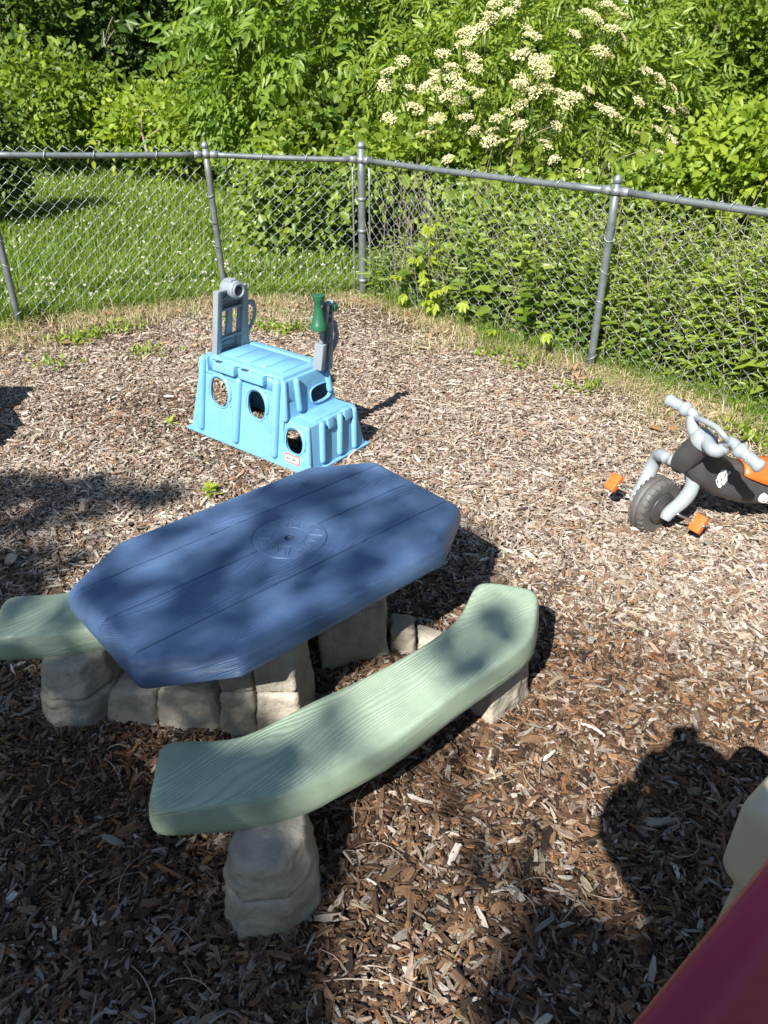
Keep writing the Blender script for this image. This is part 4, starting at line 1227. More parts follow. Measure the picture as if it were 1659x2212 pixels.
# ------------------------------------------------------------------ the photographer (outside the frame; the shadow on the mulch is theirs)
def skin_body(name, verts, edges, radii, root, mat, parent, sub=2):
    me = bpy.data.meshes.new(name)
    me.from_pydata([tuple(v) for v in verts], edges, [])
    o = link(name, me, parent)
    sk = o.modifiers.new('skin', 'SKIN'); sk.use_smooth_shade = True
    if not me.skin_vertices: pass
    for i, r in enumerate(radii):
        rr = r if isinstance(r, tuple) else (r, r)
        me.skin_vertices[0].data[i].radius = rr
        me.skin_vertices[0].data[i].use_root = (i == root)
    ss = o.modifiers.new('sub', 'SUBSURF'); ss.levels = sub; ss.render_levels = sub
    dg = bpy.context.evaluated_depsgraph_get(); dg.update()
    m2 = bpy.data.meshes.new_from_object(o.evaluated_get(dg))
    o.modifiers.clear(); o.data = m2; bpy.data.meshes.remove(me)
    m2.materials.clear(); m2.materials.append(mat)
    m2.polygons.foreach_set("use_smooth", np.ones(len(m2.polygons), dtype=bool))
    return o

def build_person():
    loc = np.array([.09, -.25, 0])
    t = Thing('person', 'person in grey shirt and jeans holding a phone up, whose shadow falls on the mulch', 'person', loc)
    def skin(name, chain_v, edges, radii, root, mat, parent=None):
        V = [np.array(v) - loc for v in chain_v]
        bpy_o = bpy.data.meshes.new('tmp'); bpy.data.meshes.remove(bpy_o)
        me = bpy.data.meshes.new(name); me.from_pydata([tuple(v) for v in V], edges, [])
        o = link(name, me, parent or t.o)
        bm = bmesh.new(); bm.from_mesh(me); ly = bm.verts.layers.skin.verify()
        for i, v in enumerate(bm.verts):
            r = radii[i]; v[ly].radius = r if isinstance(r, tuple) else (r, r); v[ly].use_root = (i == root)
        bm.to_mesh(me); bm.free()
        o.modifiers.new('skin', 'SKIN').use_smooth_shade = True
        ss = o.modifiers.new('sub', 'SUBSURF'); ss.levels = 2; ss.render_levels = 2
        dg = bpy.context.evaluated_depsgraph_get(); dg.update()
        m2 = bpy.data.meshes.new_from_object(o.evaluated_get(dg))
        o.modifiers.clear(); o.data = m2; bpy.data.meshes.remove(me)
        m2.materials.clear(); m2.materials.append(mat)
        m2.polygons.foreach_set("use_smooth", np.ones(len(m2.polygons), dtype=bool))
        return o
    x0, y0 = .12, -.23
    # body: trunk, neck, head, arms, legs in one mesh
    V = [(x0, y0, .96), (x0, y0 - .01, 1.14), (x0, y0 - .01, 1.34), (x0, y0, 1.45), (x0 - .07, y0 + .05, 1.52), (x0 - .12, y0 + .07, 1.60), (x0 - .12, y0 + .07, 1.69),
         (x0 - .15, y0, 1.41), (-.115, -.07, 1.42), (-.085, -.055, 1.53),
         (x0 + .17, y0, 1.42), (x0 + .24, y0 + .17, 1.30), (.135, -.055, 1.50),
         (x0 - .09, y0, .90), (x0 - .10, y0 + .01, .50), (x0 - .10, y0 - .03, .09), (x0 - .12, y0 + .10, .04),
         (x0 + .09, y0, .90), (x0 + .10, y0 + .01, .50), (x0 + .10, y0 - .03, .09), (x0 + .12, y0 + .10, .04)]
    E = [(0, 1), (1, 2), (2, 3), (3, 4), (4, 5), (5, 6), (3, 7), (7, 8), (8, 9), (3, 10), (10, 11), (11, 12), (0, 13), (13, 14), (14, 15), (15, 16), (0, 17), (17, 18), (18, 19), (19, 20)]
    Rr = [(.15, .11), (.13, .10), (.16, .11), (.12, .08), (.055, .055), (.075, .09), (.07, .085), .06, .045, .027, .06, .045, .027, .09, .06, .04, .035, .09, .06, .04, .035]
    body = skin('body', V, E, Rr, 0, M['skin'])
    # clothes follow the body slightly outside it
    iv = [0, 1, 2, 3, 7, 8, 10, 11, 9, 12]
    mp = {k: i for i, k in enumerate(iv)}
    skin('shirt', [V[i] for i in iv], [(mp[a], mp[b]) for a, b in ((0, 1), (1, 2), (2, 3), (3, 7), (7, 8), (3, 10), (10, 11), (8, 9), (11, 12))], [(.185, .135), (.175, .125), (.20, .135), (.15, .10), .085, .070, .085, .070, .042, .042], 0, M['shirt'])
    iv = [0, 13, 14, 15, 17, 18, 19]
    mp = {k: i for i, k in enumerate(iv)}
    skin('trousers', [V[i] for i in iv], [(mp[a], mp[b]) for a, b in ((0, 13), (13, 14), (14, 15), (0, 17), (17, 18), (18, 19))], [(.16, .12), .105, .075, .06, .105, .075, .06], 0, M['trousers'])
    for sd in (-1, 1):
        c = np.array([x0 + sd * .105, y0, .0])
        sh = slab(rounded_poly([(c[0] - .045, c[1] - .10), (c[0] + .045, c[1] - .10), (c[0] + .05, c[1] + .17), (c[0] - .05, c[1] + .17)], .04, 5), [(0, -.01), (-.004, .01), (.002, .05), (.02, .085)])
        t.part('shoe', sh, M['trike_black'])
    # head features
    hc = np.array([x0 - .12, y0 + .075, 1.655])
    for sd in (-1, 1):
        t.part('eye', lathe(hc + np.array([sd * .032, .083, .005]), (0, 1, 0), [(0, .013), (.006, .009), (.009, .002)], 12), M['white_print'], body)
        t.part('ear', lathe(hc + np.array([sd * .078, -.005, -.005]), (sd, 0, 0), [(0, .028), (.008, .03), (.014, .02)], 12), M['skin'], body)
    t.part('nose', capsule(hc + np.array([0, .088, .005]), hc + np.array([0, .103, -.03]), .012), M['skin'], body)
    t.part('mouth', capsule(hc + np.array([-.022, .085, -.062]), hc + np.array([.022, .085, -.062]), .007), M['red_print'], body)
    Vh, Fh = lathe(hc + np.array([0, -.018, .0]), (0, 0, 1), [(-.16, .09), (-.10, .105), (-.03, .115), (.03, .112), (.07, .097), (.10, .065), (.115, .01)], 24)
    Vh = np.array([v + np.array([0, -.02 if v[2] < hc[2] + .03 and v[1] > hc[1] else 0, 0]) for v in Vh])
    keep = np.where(Vh[:, 1] > hc[1] + .045, True, False)
    Vh[keep & (Vh[:, 2] < hc[2] + .055), 1] = hc[1] + .02
    t.part('hair', (Vh, Fh), M['hair'], body)
    # hands: palm and five fingers round the phone
    for sd, wx in ((-1, -.085), (1, .135)):
        w = np.array([wx, -.055, 1.53 if sd < 0 else 1.50]); pe = np.array([wx * .62 + (.0 if sd < 0 else .012), -.032, 1.575])
        hv = [w, pe * .5 + w * .5, pe]; he = [(0, 1), (1, 2)]; hr = [.024, (.034, .018), (.034, .014)]
        side = np.array([1 if sd < 0 else -1, 0, 0.])
        for f in range(4):
            zf = .030 - f * .019; ln = (.85, 1, .95, .75)[f]
            i = len(hv)
            hv += [pe + np.array([-sd * -.004, .012, zf]), pe + np.array([0, .022, zf]) + side * .012, pe + np.array([0, .018, zf]) + side * .032 * ln]
            he += [(2, i), (i, i + 1), (i + 1, i + 2)]; hr += [.010, .0088, .0075]
        i = len(hv)
        hv += [pe * .6 + w * .4 + side * .022 + np.array([0, -.012, 0]), pe + side * .036 + np.array([0, -.022, .01])]
        he += [(1, i), (i, i + 1)]; hr += [.011, .009]
        skin('hand', hv, he, hr, 0, M['skin'], body)
    ph = Thing('phone', 'black phone held up in portrait in both hands of the person', 'phone', (.022, -.022, 1.64))
    P = rounded_poly([(-.038, -.077), (.038, -.077), (.038, .077), (-.038, .077)], .01, 5)
    V = [(.022 + p[0], y, 1.64 + p[1]) for y in (-.030, -.022) for p in P]; n = len(P)
    ph.part('case', (np.array(V), [tuple(range(n)), tuple(range(n, 2 * n))[::-1]] + [(i, (i + 1) % n, n + (i + 1) % n, n + i) for i in range(n)]), M['phone'], smooth=False)
    ph.part('lens', lathe((0, -.0225, 1.70), (0, 1, 0), [(0, .008), (.0025, .008), (.003, .006)], 16), M['chrome'])
build_person()

# ------------------------------------------------------------------ foliage
def unit(a): return a / (np.linalg.norm(a, axis=-1, keepdims=True) + 1e-9)

def leaves(P, D, Nn, L, W, fold=.18, curl=.10, wide=.42):
    """folded six-corner leaf blades.  P base, D direction, Nn normal, L length, W width -> V, F"""
    D = unit(D); S = unit(np.cross(D, Nn)); U = np.cross(S, D)
    L = np.broadcast_to(np.asarray(L, float), (len(P),))[:, None]; W = np.broadcast_to(np.asarray(W, float), (len(P),))[:, None]
    def q(x, y, z): return P + D * L * x + S * W * y + U * (W * z) - U * L * curl * (x * x)
    V = np.stack([q(0, 0, 0), q(wide * .75, -.5, fold), q(.74, -.33, fold * .8), q(1, 0, 0), q(.74, .33, fold * .8), q(wide * .75, .5, fold)], 1)
    n = len(P); b = (np.arange(n) * 6)[:, None]
    F = np.concatenate([b + np.array([[0, 1, 2, 3]]), b + np.array([[0, 3, 4, 5]])], 1).reshape(-1, 4)
    return V.reshape(-1, 3), F

def compound(P, D, Nn, L, pairs, ll, lw, droop=.25, ang=.95):
    """pinnate leaves: returns leaflet arrays (P, D, N, L, W, owner)"""
    D = unit(D); S = unit(np.cross(D, Nn)); U = np.cross(S, D); n = len(P)
    L = np.broadcast_to(np.asarray(L, float), (n,))[:, None]
    oP, oD, oN, oL, oi = [], [], [], [], []
    for k in range(pairs + 1):
        x = .28 + .72 * k / pairs
        base = P + D * L * x - U * L * droop * x * x
        if k == pairs:
            oP.append(base); oD.append(D - U * droop * 1.6); oN.append(U); oL.append(L[:, 0] * ll * 1.1); oi.append(np.arange(n))
        else:
            for sd in (-1, 1):
                oP.append(base); oD.append(D * math.cos(ang) + S * sd * math.sin(ang) - U * (droop + .25)); oN.append(U + S * sd * .25); oL.append(L[:, 0] * ll * (.8 + .25 * math.sin(math.pi * x))); oi.append(np.arange(n))
    P2, D2, N2, L2, I2 = (np.concatenate(a) for a in (oP, oD, oN, oL, oi))
    D2 = D2 + rng.normal(0, .10, D2.shape); N2 = N2 + rng.normal(0, .18, N2.shape)
    return P2, D2, N2, L2, L2 * lw / ll, I2

def leaf_mesh(name, VF, tint, mat, per=2):
    V, F = VF
    me = new_mesh(name, V, F, mat, False)
    a = me.attributes.new('tint', 'FLOAT', 'FACE')
    a.data.foreach_set('value', np.repeat(np.clip(tint, 0, 1), per).astype(np.float32))
    return me

GREEN = {
    'dark':  leaf_mat('dark_leaf', (.032, .066, .010), (.130, .205, .026), .36),
    'mid':   leaf_mat('mid_green_leaf', (.070, .130, .015), (.235, .315, .036), .42),
    'ash':   leaf_mat('ash_leaf', (.080, .155, .020), (.245, .345, .046), .42, .40),
    'light': leaf_mat('light_leaf', (.130, .215, .020), (.32, .40, .045), .45),
    'weed':  leaf_mat('weed_leaf', (.100, .175, .020), (.31, .39, .055), .44, .38, .45),
    'vine':  leaf_mat('yellow_green_leaf', (.22, .30, .030), (.38, .44, .050), .45),
    'grass': leaf_mat('grass_blade', (.085, .160, .022), (.225, .315, .050), .40, .5, .25),
    'straw': leaf_mat('dry_grass_blade', (.33, .26, .16), (.62, .53, .37), .25, .6, .2),
    'dryleaf': leaf_mat('dry_leaf', (.22, .12, .06), (.46, .34, .22), .2, .6, .2),
    'flower': leaf_mat('cream_floret', (.48, .43, .25), (.76, .71, .50), .25, .7, .1),
    'clover': leaf_mat('white_clover', (.5, .46, .42), (.75, .72, .66), .25, .7, .1),
    'shade': leaf_mat('canopy_leaf', (.03, .07, .012), (.08, .15, .025), .25),
}

def clump_leaves(c, R, nclump, per, cr, shell=.55, squash=1.0, seed=0, front=0.0):
    """leaf positions gathered in clumps through the outer part of an ellipsoid crown"""
    r = np.random.default_rng(seed)
    d = unit(r.normal(size=(nclump, 3))); d[:, 1] = np.where(r.random(nclump) < front, -abs(d[:, 1]), d[:, 1])
    rad = shell + (1 - shell) * r.random(nclump) ** .6
    cc = np.array(c) + d * rad[:, None] * np.array(R)
    k = r.integers(max(1, int(per * .4)), int(per * 1.6), nclump)
    I = np.repeat(np.arange(nclump), k)
    off = r.normal(size=(len(I), 3)) * .5
    sz = cr * (.6 + .8 * r.random(nclump))
    P = cc[I] + off * sz[I][:, None] * np.array([1.15, 1.15, .75])
    out = unit(off + d[I] * .8 + np.array([0, 0, .1]))
    return P, out, I, cc, d

def twig_tree(t, base, c, R, r0, mat, nl=7, seed=0, name='trunk', nm2='branch', spread=.75):
    """tapered trunk with limbs reaching into the crown"""
    r = np.random.default_rng(seed)
    base = np.array(base, float); c = np.array(c, float); R = np.array(R)
    top = c + np.array([0, 0, R[2] * .45])
    P = catmull([base - [0, 0, .1], base * .7 + top * .3 + r.normal(0, .06, 3) * R, base * .35 + top * .65 + r.normal(0, .08, 3) * R, top], 5)
    tr = t.part(name, tube(P, np.linspace(r0, r0 * .3, len(P)), 10), mat)
    for k in range(nl):
        i = int(len(P) * (.35 + .55 * k / nl)); d = unit(r.normal(size=3) * [1, 1, .4] + [0, 0, .45])
        e = c + d * R * spread; m = (P[i] + e) / 2 + r.normal(0, .1, 3) * R + [0, 0, .06 * R[2]]
        q = catmull([P[i], m, e], 5)
        t.part(nm2, tube(q, np.linspace(r0 * .42, r0 * .08, len(q)), 7), mat, tr)
    return tr

def rand_dirs(n, out, up=.35, droop=.25, rnd=.8, r=rng):
    D = unit(out * .8 + r.normal(size=(n, 3)) * rnd + np.array([0, 0, -droop]))
    Nn = unit(np.array([0, 0, 1.0]) * up + np.array([-.26, -.50, .25]) + r.normal(size=(n, 3)) * .48)
    return D, Nn

def px_plant(cx, cy, Y, rx, ry, depth=None):
    c = aty(cx, cy, Y); w = Y * math.cos(CAM_TILT) + (CAM_H - c[2]) * math.sin(CAM_TILT); s = w / PXF
    return c, np.array([rx * s, depth or rx * s * .8, ry * s])

def simple_tree(name, label, cat, c, R, mat, nclump, per, cr, ll, wr=.55, trunk=.09, seed=0, group=None, front=.6, nl=7, wood='bark', droop=.25, up=.5):
    base = (c[0], c[1] + R[1] * .2, 0)
    t = Thing(name, label, cat, base, group)
    twig_tree(t, base, c, R, trunk, M[wood], nl, seed)
    P, out, I, cc, d = clump_leaves(c, R, nclump, per, cr, seed=seed, front=front)
    ok = P[:, 2] > .03
    P, out, I = P[ok], out[ok], I[ok]
    r = np.random.default_rng(seed + 50); n = len(P)
    D, Nn = rand_dirs(n, out, up, droop, r=r)
    L = ll * np.exp(r.normal(0, .25, n))
    tint = .45 + .25 * r.normal(size=nclump)[I] + .18 * r.normal(size=n)
    me = leaf_mesh('crown', leaves(P - t.loc, D, Nn, L, L * wr), tint, GREEN[mat])
    tag(t.part_mesh('crown', me), kind='stuff')
    return t

def build_woods():
    # far wall of woodland that reads as one mass
    r = np.random.default_rng(5)
    n = 90000
    ang = np.where(r.random(n) < .45, r.uniform(-1.15, 1.15, n), r.uniform(-math.pi, math.pi, n)); dist = r.uniform(21, 30, n)  # trees all round, the unseen rest added to block low sky light
    P = np.stack([np.sin(ang) * dist, np.cos(ang) * dist, r.random(n) ** .85 * 8.5 + .1], -1)
    ok = vnoise(np.stack([P[:, 0], P[:, 2] * 1.6], -1), .8, 2) > -.55
    P = P[ok]; n = len(P)
    D, Nn = rand_dirs(n, unit(r.normal(size=(n, 3))), .5, r=r)
    L = .42 * np.exp(r.normal(0, .3, n))
    tag(link('woods', leaf_mesh('woods', leaves(P, D, Nn, L, L * .6), .3 + .2 * vnoise(P[:, [0, 2]], 1.1, 7) + .2 * r.normal(size=n), GREEN['dark'])), kind='stuff')
    # trees one can tell apart
    spec = [
        ('tree', 'tall dark tree at the far left edge beyond the lawn', 60, 95, 15.5, 270, 215, 'dark', 93, 108, 0.496, .13, 1),
        ('tree', 'tall mid-green maple-like tree left of centre beyond the lawn', 335, 60, 16.5, 230, 200, 'dark', 71, 108, 0.496, .16, 2),  # leaf tone set dark to put deep background shade into the colour
        ('tree', 'shaded tree with low boughs behind the yellow-green shrubs', 250, 200, 18.5, 300, 150, 'dark', 80, 108, 0.560, .17, 3),
        ('tree', 'dark tree behind the ash sapling at the top of the photo', 700, 60, 15.0, 330, 190, 'dark', 80, 108, 0.496, .14, 4),
        ('tree', 'dark tree between the ash sapling and the flowering elder', 985, 70, 13.0, 240, 180, 'mid', 74, 108, 0.400, .11, 5),
        ('tree', 'dense small-leaved tree behind the elder at the top right', 1370, 40, 11.5, 300, 190, 'dark', 80, 114, 0.360, .085, 6),
        ('tree', 'leafy tree filling the far upper right corner', 1600, 160, 9.6, 220, 230, 'mid', 93, 121, 0.272, .075, 7),
    ]
    for nm, lb, cx, cy, Y, rx, ry, mt, nc, per, cr, ll, sd in spec:
        c, R = px_plant(cx, cy, Y, rx, ry)
        c[2] = max(c[2], R[2] * .75)
        simple_tree(nm, lb, 'tree', c, R, mt, nc, per, cr, ll, seed=sd, group='trees beyond the fence', trunk=.12)
    spec = [
        ('shrub', 'dark shrub at the left edge behind the fence, shading the lawn', -45, 330, 8.8, 75, 110, 'dark', 60, 60, .22, .075, 11),
        ('shrub', 'pale drooping shrub below the dark trees on the left', 110, 235, 12.5, 170, 95, 'mid', 80, 70, .35, .09, 12),
        ('shrub', 'yellow-green shrub in the sun at the back of the lawn', 400, 285, 12.0, 150, 80, 'light', 100, 80, .33, .085, 13),
        ('shrub', 'bright tangled shrub left of the ash sapling', 520, 250, 10.5, 120, 85, 'light', 80, 70, .30, .085, 14),
        ('shrub', 'rounded vine-covered shrub behind the fence beside the lawn', 640, 440, 7.6, 90, 110, 'weed', 80, 55, .24, .085, 15),
        ('shrub', 'shrub with deep shade under it behind the corner post', 730, 380, 7.7, 120, 150, 'mid', 80, 70, .26, .085, 16),
        ('shrub', 'low leafy shrub under the elder left of the long rail', 900, 360, 6.9, 120, 60, 'weed', 80, 70, .22, .07, 17),
        ('shrub', 'green shrub under the elder right of the middle of the rail', 1180, 458, 5.9, 170, 46, 'weed', 100, 70, .20, .062, 18),
        ('shrub', 'large-leaved light green shrub above the rail at the right edge', 1625, 365, 5.2, 105, 95, 'light', 85, 65, .20, .060, 19),
        ('shrub', 'shrub behind the right-hand post with broad leaves', 1430, 420, 5.6, 90, 48, 'weed', 60, 60, .18, .065, 20),
    ]
    for nm, lb, cx, cy, Y, rx, ry, mt, nc, per, cr, ll, sd in spec:
        c, R = px_plant(cx, cy, Y, rx, ry)
        simple_tree(nm, lb, 'shrub', c, R, mt, nc, per, cr, ll, seed=sd, group='shrubs beyond the fence', trunk=.025, wr=.62, nl=6)
build_woods()

def leaf_protos(name, k, L, pairs, ll, lw, mat, seed):
    r = np.random.default_rng(seed); out = []
    for q in range(k):
        P, D, Nn, l2, w2, I = compound(np.zeros((1, 3)), np.array([[1.0, 0, 0]]), np.array([[0, 0, 1.0]]), np.array([L]), pairs, ll, lw, .22 + .1 * r.random())
        V, F = leaves(P, D, Nn, l2, w2, .16, .12)
        Vr, Fr = tube([(0, 0, 0), (L * .5, 0, -.25 * L * .25), (L, 0, -.25 * L)], [.0022, .0018, .001], 3, cap=False)
        n0 = len(V); V = np.concatenate([V, Vr]); F = np.concatenate([F, np.array(Fr) + n0])
        me = new_mesh(name, V, F, mat, False)
        a = me.attributes.new('tint', 'FLOAT', 'FACE'); tv = np.clip(np.r_[np.repeat(r.normal(.55, .2, len(P)), 2), np.full(len(Fr), .3)], 0, 1)
        a.data.foreach_set('value', tv.astype(np.float32)); out.append(me)
    return out

def place_parts(t, meshes, name, P, D, Nn, seed=0, scale=(.8, 1.2)):
    r = random.Random(seed)
    for p, d, u in zip(P, unit(D), Nn):
        s = np.cross(u, d); s /= np.linalg.norm(s) + 1e-9; u2 = np.cross(d, s)
        k = r.uniform(*scale)
        o = bpy.data.objects.new(name, r.choice(meshes)); COL.objects.link(o); o.parent = t.o
        m = Matrix(((d[0] * k, s[0] * k, u2[0] * k, 0), (d[1] * k, s[1] * k, u2[1] * k, 0), (d[2] * k, s[2] * k, u2[2] * k, 0), (0, 0, 0, 1)))
        m.translation = Vector(p) - Vector(t.loc)
        o.matrix_local = m

def build_ash():
    c, R = px_plant(675, 150, 9.2, 215, 245)
    R[1] = 1.1
    base = (c[0] + .1, c[1] + .2, 0)
    t = Thing('ash_sapling', 'young ash-like tree with long drooping leaflets behind the fence, left of the flowering elder', 'tree', base)
    twig_tree(t, base, c, R, .055, M['bark'], 9, 33)
    P, out, I, cc, d = clump_leaves(c, R, 130, 11, .34, seed=31, front=.65)
    ok = P[:, 2] > .3; P, out, I = P[ok], out[ok], I[ok]
    r = np.random.default_rng(32)
    D, Nn = rand_dirs(len(P), out, .6, .15, .55, r)
    D[:, 2] *= .6
    front = np.argsort(-((P - c) / R * np.array([0, -1, .25])).sum(1) + .15 * r.normal(size=len(P)))
    near, rest = front[:230], front[230:]
    place_parts(t, leaf_protos('leaf', 5, .29, 3, .43, .155, GREEN['ash'], 3), 'leaf', P[near], D[near], Nn[near], 4)
    P2, D2, N2, L2, W2, I2 = compound(P[rest], D[rest], Nn[rest], r.uniform(.2, .33, len(rest)), 3, .43, .155)
    tint = np.clip(.35 + .2 * r.normal(size=len(rest))[I2] + .12 * r.normal(size=len(I2)), 0, 1)
    tag(t.part_mesh('crown', leaf_mesh('crown', leaves(P2 - t.loc, D2, N2, L2, W2, .16, .12), tint, GREEN['ash'])), kind='stuff')
build_ash()

def flower_mesh(seed):
    """flat-topped cream flower head: a few hundred tiny florets on a branched dome"""
    r = np.random.default_rng(seed); n = 120
    rr = np.sqrt(r.random(n)) * .062; a = r.random(n) * 2 * math.pi
    k = r.integers(0, 5, n); ca = k * 2 * math.pi / 5 + seed
    x = rr * np.cos(a) * .55 + .034 * np.cos(ca); y = rr * np.sin(a) * .55 + .034 * np.sin(ca)
    z = .018 - 3.2 * (x * x + y * y) + r.normal(0, .004, n)
    P = np.stack([x, y, z], -1)
    D = unit(r.normal(size=(n, 3)) * [1, 1, .4]); Nn = unit(r.normal(size=(n, 3)) * .45 + [0, 0, 1])
    V, F = leaves(P - D * .005, D, Nn, r.uniform(.010, .016, n), r.uniform(.009, .014, n), .1, 0, .6)
    return leaf_mesh('flower_head', (V, F), r.normal(.6, .25, n), GREEN['flower'])

def build_elder():
    c, R = px_plant(1145, 215, 7.7, 335, 285)
    R[1] = 1.05
    base = (c[0], c[1] + .3, 0)
    t = Thing('elder_bush', 'big elder bush covered in flat cream flower heads, standing behind the fence', 'bush', base)
    r = np.random.default_rng(41)
    for k in range(9):
        e = c + unit(r.normal(size=3) * [1, .7, .3] + [0, 0, .7]) * R * .8
        b = np.array(base) + [r.normal(0, .25), r.normal(0, .15), -.05]
        q = catmull([b, (b + e) / 2 + [0, 0, .25] + r.normal(0, .1, 3), e], 6)
        t.part('stem', tube(q, np.linspace(.022, .006, len(q)), 8), M['stem'])
    P, out, I, cc, d = clump_leaves(c, R, 210, 11, .26, .5, seed=42, front=.7)
    ok = P[:, 2] > .15; P, out, I = P[ok], out[ok], I[ok]
    D, Nn = rand_dirs(len(P), out, .6, .3, .6, r)
    order = np.argsort(-((P - c) / R * np.array([0, -1, .2])).sum(1) + .15 * r.normal(size=len(P)))
    near, rest = order[:220], order[220:]
    place_parts(t, leaf_protos('leaf', 5, .17, 3, .52, .14, GREEN['weed'], 6), 'leaf', P[near], D[near], Nn[near], 7)
    P2, D2, N2, L2, W2, I2 = compound(P[rest], D[rest], Nn[rest], r.uniform(.14, .21, len(rest)), 3, .52, .14)
    tint = np.clip(.42 + .2 * r.normal(size=len(rest))[I2] + .12 * r.normal(size=len(I2)), 0, 1)
    tag(t.part_mesh('crown', leaf_mesh('crown', leaves(P2 - t.loc, D2, N2, L2, W2, .16, .14), tint, GREEN['weed'])), kind='stuff')
    heads = [(480,20),(560,10),(460,70),(540,55),(360,150),(420,125),(345,195),(620,130),(640,160),(820,150),(870,55),(920,90),(960,20),(1030,70),(980,130),(1030,165),(955,245),(930,225),(590,240),(650,265),(700,290),(690,320),(380,250),(400,300),(290,290),(300,340),(220,315),(215,350),(175,380),(225,385),(325,375),(270,415),(380,390),(410,410),(320,435),(595,345),(575,360),(700,375),(735,400),(780,440),(815,420),(880,390),(590,455),(240,510),(215,520),(135,470),(20,515),(110,380),(530,485),(490,515),(470,565),(455,610),(500,620),(390,565),(275,690),(690,615),(700,640),(735,690),(745,545),(585,545),(935,465),(970,485),(1000,500),(1100,440),(1095,585),(1105,295),(1135,310),(1190,350),(1250,385),(1235,480),(1285,480),(1180,560),(1240,560),(1300,580),(1240,605),(1190,665),(1125,685),(1155,730),(860,750),(1020,770),(80,265),(255,235),(20,310),(5,370),(180,580),(350,510),(640,405),(450,95),(985,35),(905,70),(345,140),(385,280),(590,370),(690,255)]
    fm = [flower_mesh(s) for s in range(6)]
    PP, DD, NN = [], [], []
    for zx, zy in heads:
        x, y = 829.5 + zx * .5, zy * .5
        ex, ey = (x - 1145) / 350, (y - 225) / 320
        q = max(.05, 1 - ex * ex - ey * ey)
        p = aty(x, y, 7.7 - 1.05 * math.sqrt(q) - .40 - .30 * (1 - q) + r.normal(0, .06))
        up = unit(np.array([r.normal(0, .25) + .5 * ex, -.42 + r.normal(0, .25), .85 + r.normal(0, .2)]))
        dd = unit(np.cross(up, r.normal(size=3)))
        PP.append(p); DD.append(dd); NN.append(up)
    place_parts(t, fm, 'flower_head', np.array(PP), np.array(DD), np.array(NN), 9, (.75, 1.2))
    # stalk under each flower head
    V, F = [], []
    for p, u in zip(PP, NN):
        v, f = tube([p + u * .01, p - u * .06 + [0, .02, -.02], p - u * .10 + [0, .08, -.10]], [.003, .003, .004], 4, cap=False)
        F += [tuple(i + len(V) for i in q) for q in f]; V += list(v)
    tag(t.part('flower_stalk', (np.array(V), F), M['stem']), kind='stuff')
build_elder()

def build_weeds():
    """waist-high weeds packed behind the right-hand fence: narrow leaves up upright stems"""
    r = np.random.default_rng(61)
    n = 1750
    s = r.random(n) ** .8; back = .07 + 2.1 * r.random(n) ** 1.25
    run = 5.2 * s
    c0 = np.array(FENCE[3]); d = unit(np.array(FENCE[4]) - c0); nb = np.array([-d[1], d[0]])
    nb = nb if fence_dist(np.array([c0[0] + d[0] + nb[0] * .3]), np.array([c0[1] + d[1] + nb[1] * .3]))[0] < 0 else -nb
    B = c0 + d * run[:, None] + nb * back[:, None] + r.normal(0, .03, (n, 2))
    Hh = (.62 + .38 * r.random(n)) * (.75 + .25 * vnoise(B, 1.7, 3)) + .12 * np.clip(back, 0, 1.5) + np.where(run < 1.0, -.12, 0)
    lean = r.normal(0, .10, (n, 2)) - nb * .03
    V, F = [], []
    per = 30
    I = np.repeat(np.arange(n), per)
    w = np.tile(np.linspace(.10, 1.0, per), n) + r.normal(0, .02, len(I))
    P = np.concatenate([B[I] + lean[I] * (w * w * Hh[I])[:, None], (w * Hh[I])[:, None]], 1)
    a = np.tile(np.arange(per) * 2.4, n) + r.random(n)[I] * 6.28
    D = np.stack([np.cos(a), np.sin(a), .55 - .5 * (1 - w) + r.normal(0, .15, len(I))], -1)
    Nn = np.stack([-.30 * np.cos(a) - .30, -.30 * np.sin(a) - .55, np.full(len(I), .9)], -1) + r.normal(0, .22, (len(I), 3))
    L = (.045 + .042 * np.sin(np.pi * np.clip(w, 0, 1))) * (1 + .25 * vnoise(B, 1.3, 12))[I] * np.exp(r.normal(0, .2, len(I)))
    wr = np.where(r.random(n) < .82, .21, .48)[I]
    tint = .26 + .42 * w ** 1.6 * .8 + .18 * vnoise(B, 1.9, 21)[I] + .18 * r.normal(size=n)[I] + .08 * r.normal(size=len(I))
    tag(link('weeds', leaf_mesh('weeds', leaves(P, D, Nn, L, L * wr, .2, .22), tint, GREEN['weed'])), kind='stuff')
    # stems
    sv = np.stack([np.concatenate([B[:, :], np.zeros((n, 1))], 1), np.concatenate([B + lean * (.25 * Hh)[:, None], (.5 * Hh)[:, None]], 1), np.concatenate([B + lean * Hh[:, None], Hh[:, None]], 1)], 1)
    side = np.array([.0022, 0, 0]); side2 = np.array([0, .0022, 0])
    Vs = np.stack([sv - side, sv + side, sv + side2], 2).reshape(-1, 3)
    b = np.arange(n)[:, None] * 9
    Fs = np.concatenate([b + np.array([[k, j, j + 3, k + 3]]) + o for o in (0, 3) for k, j in ((0, 1), (1, 2), (2, 0))], 1).reshape(-1, 4)
    tag(link('weed_stems', new_mesh('weed_stems', Vs, Fs, M['stem'])), kind='stuff')
build_weeds()

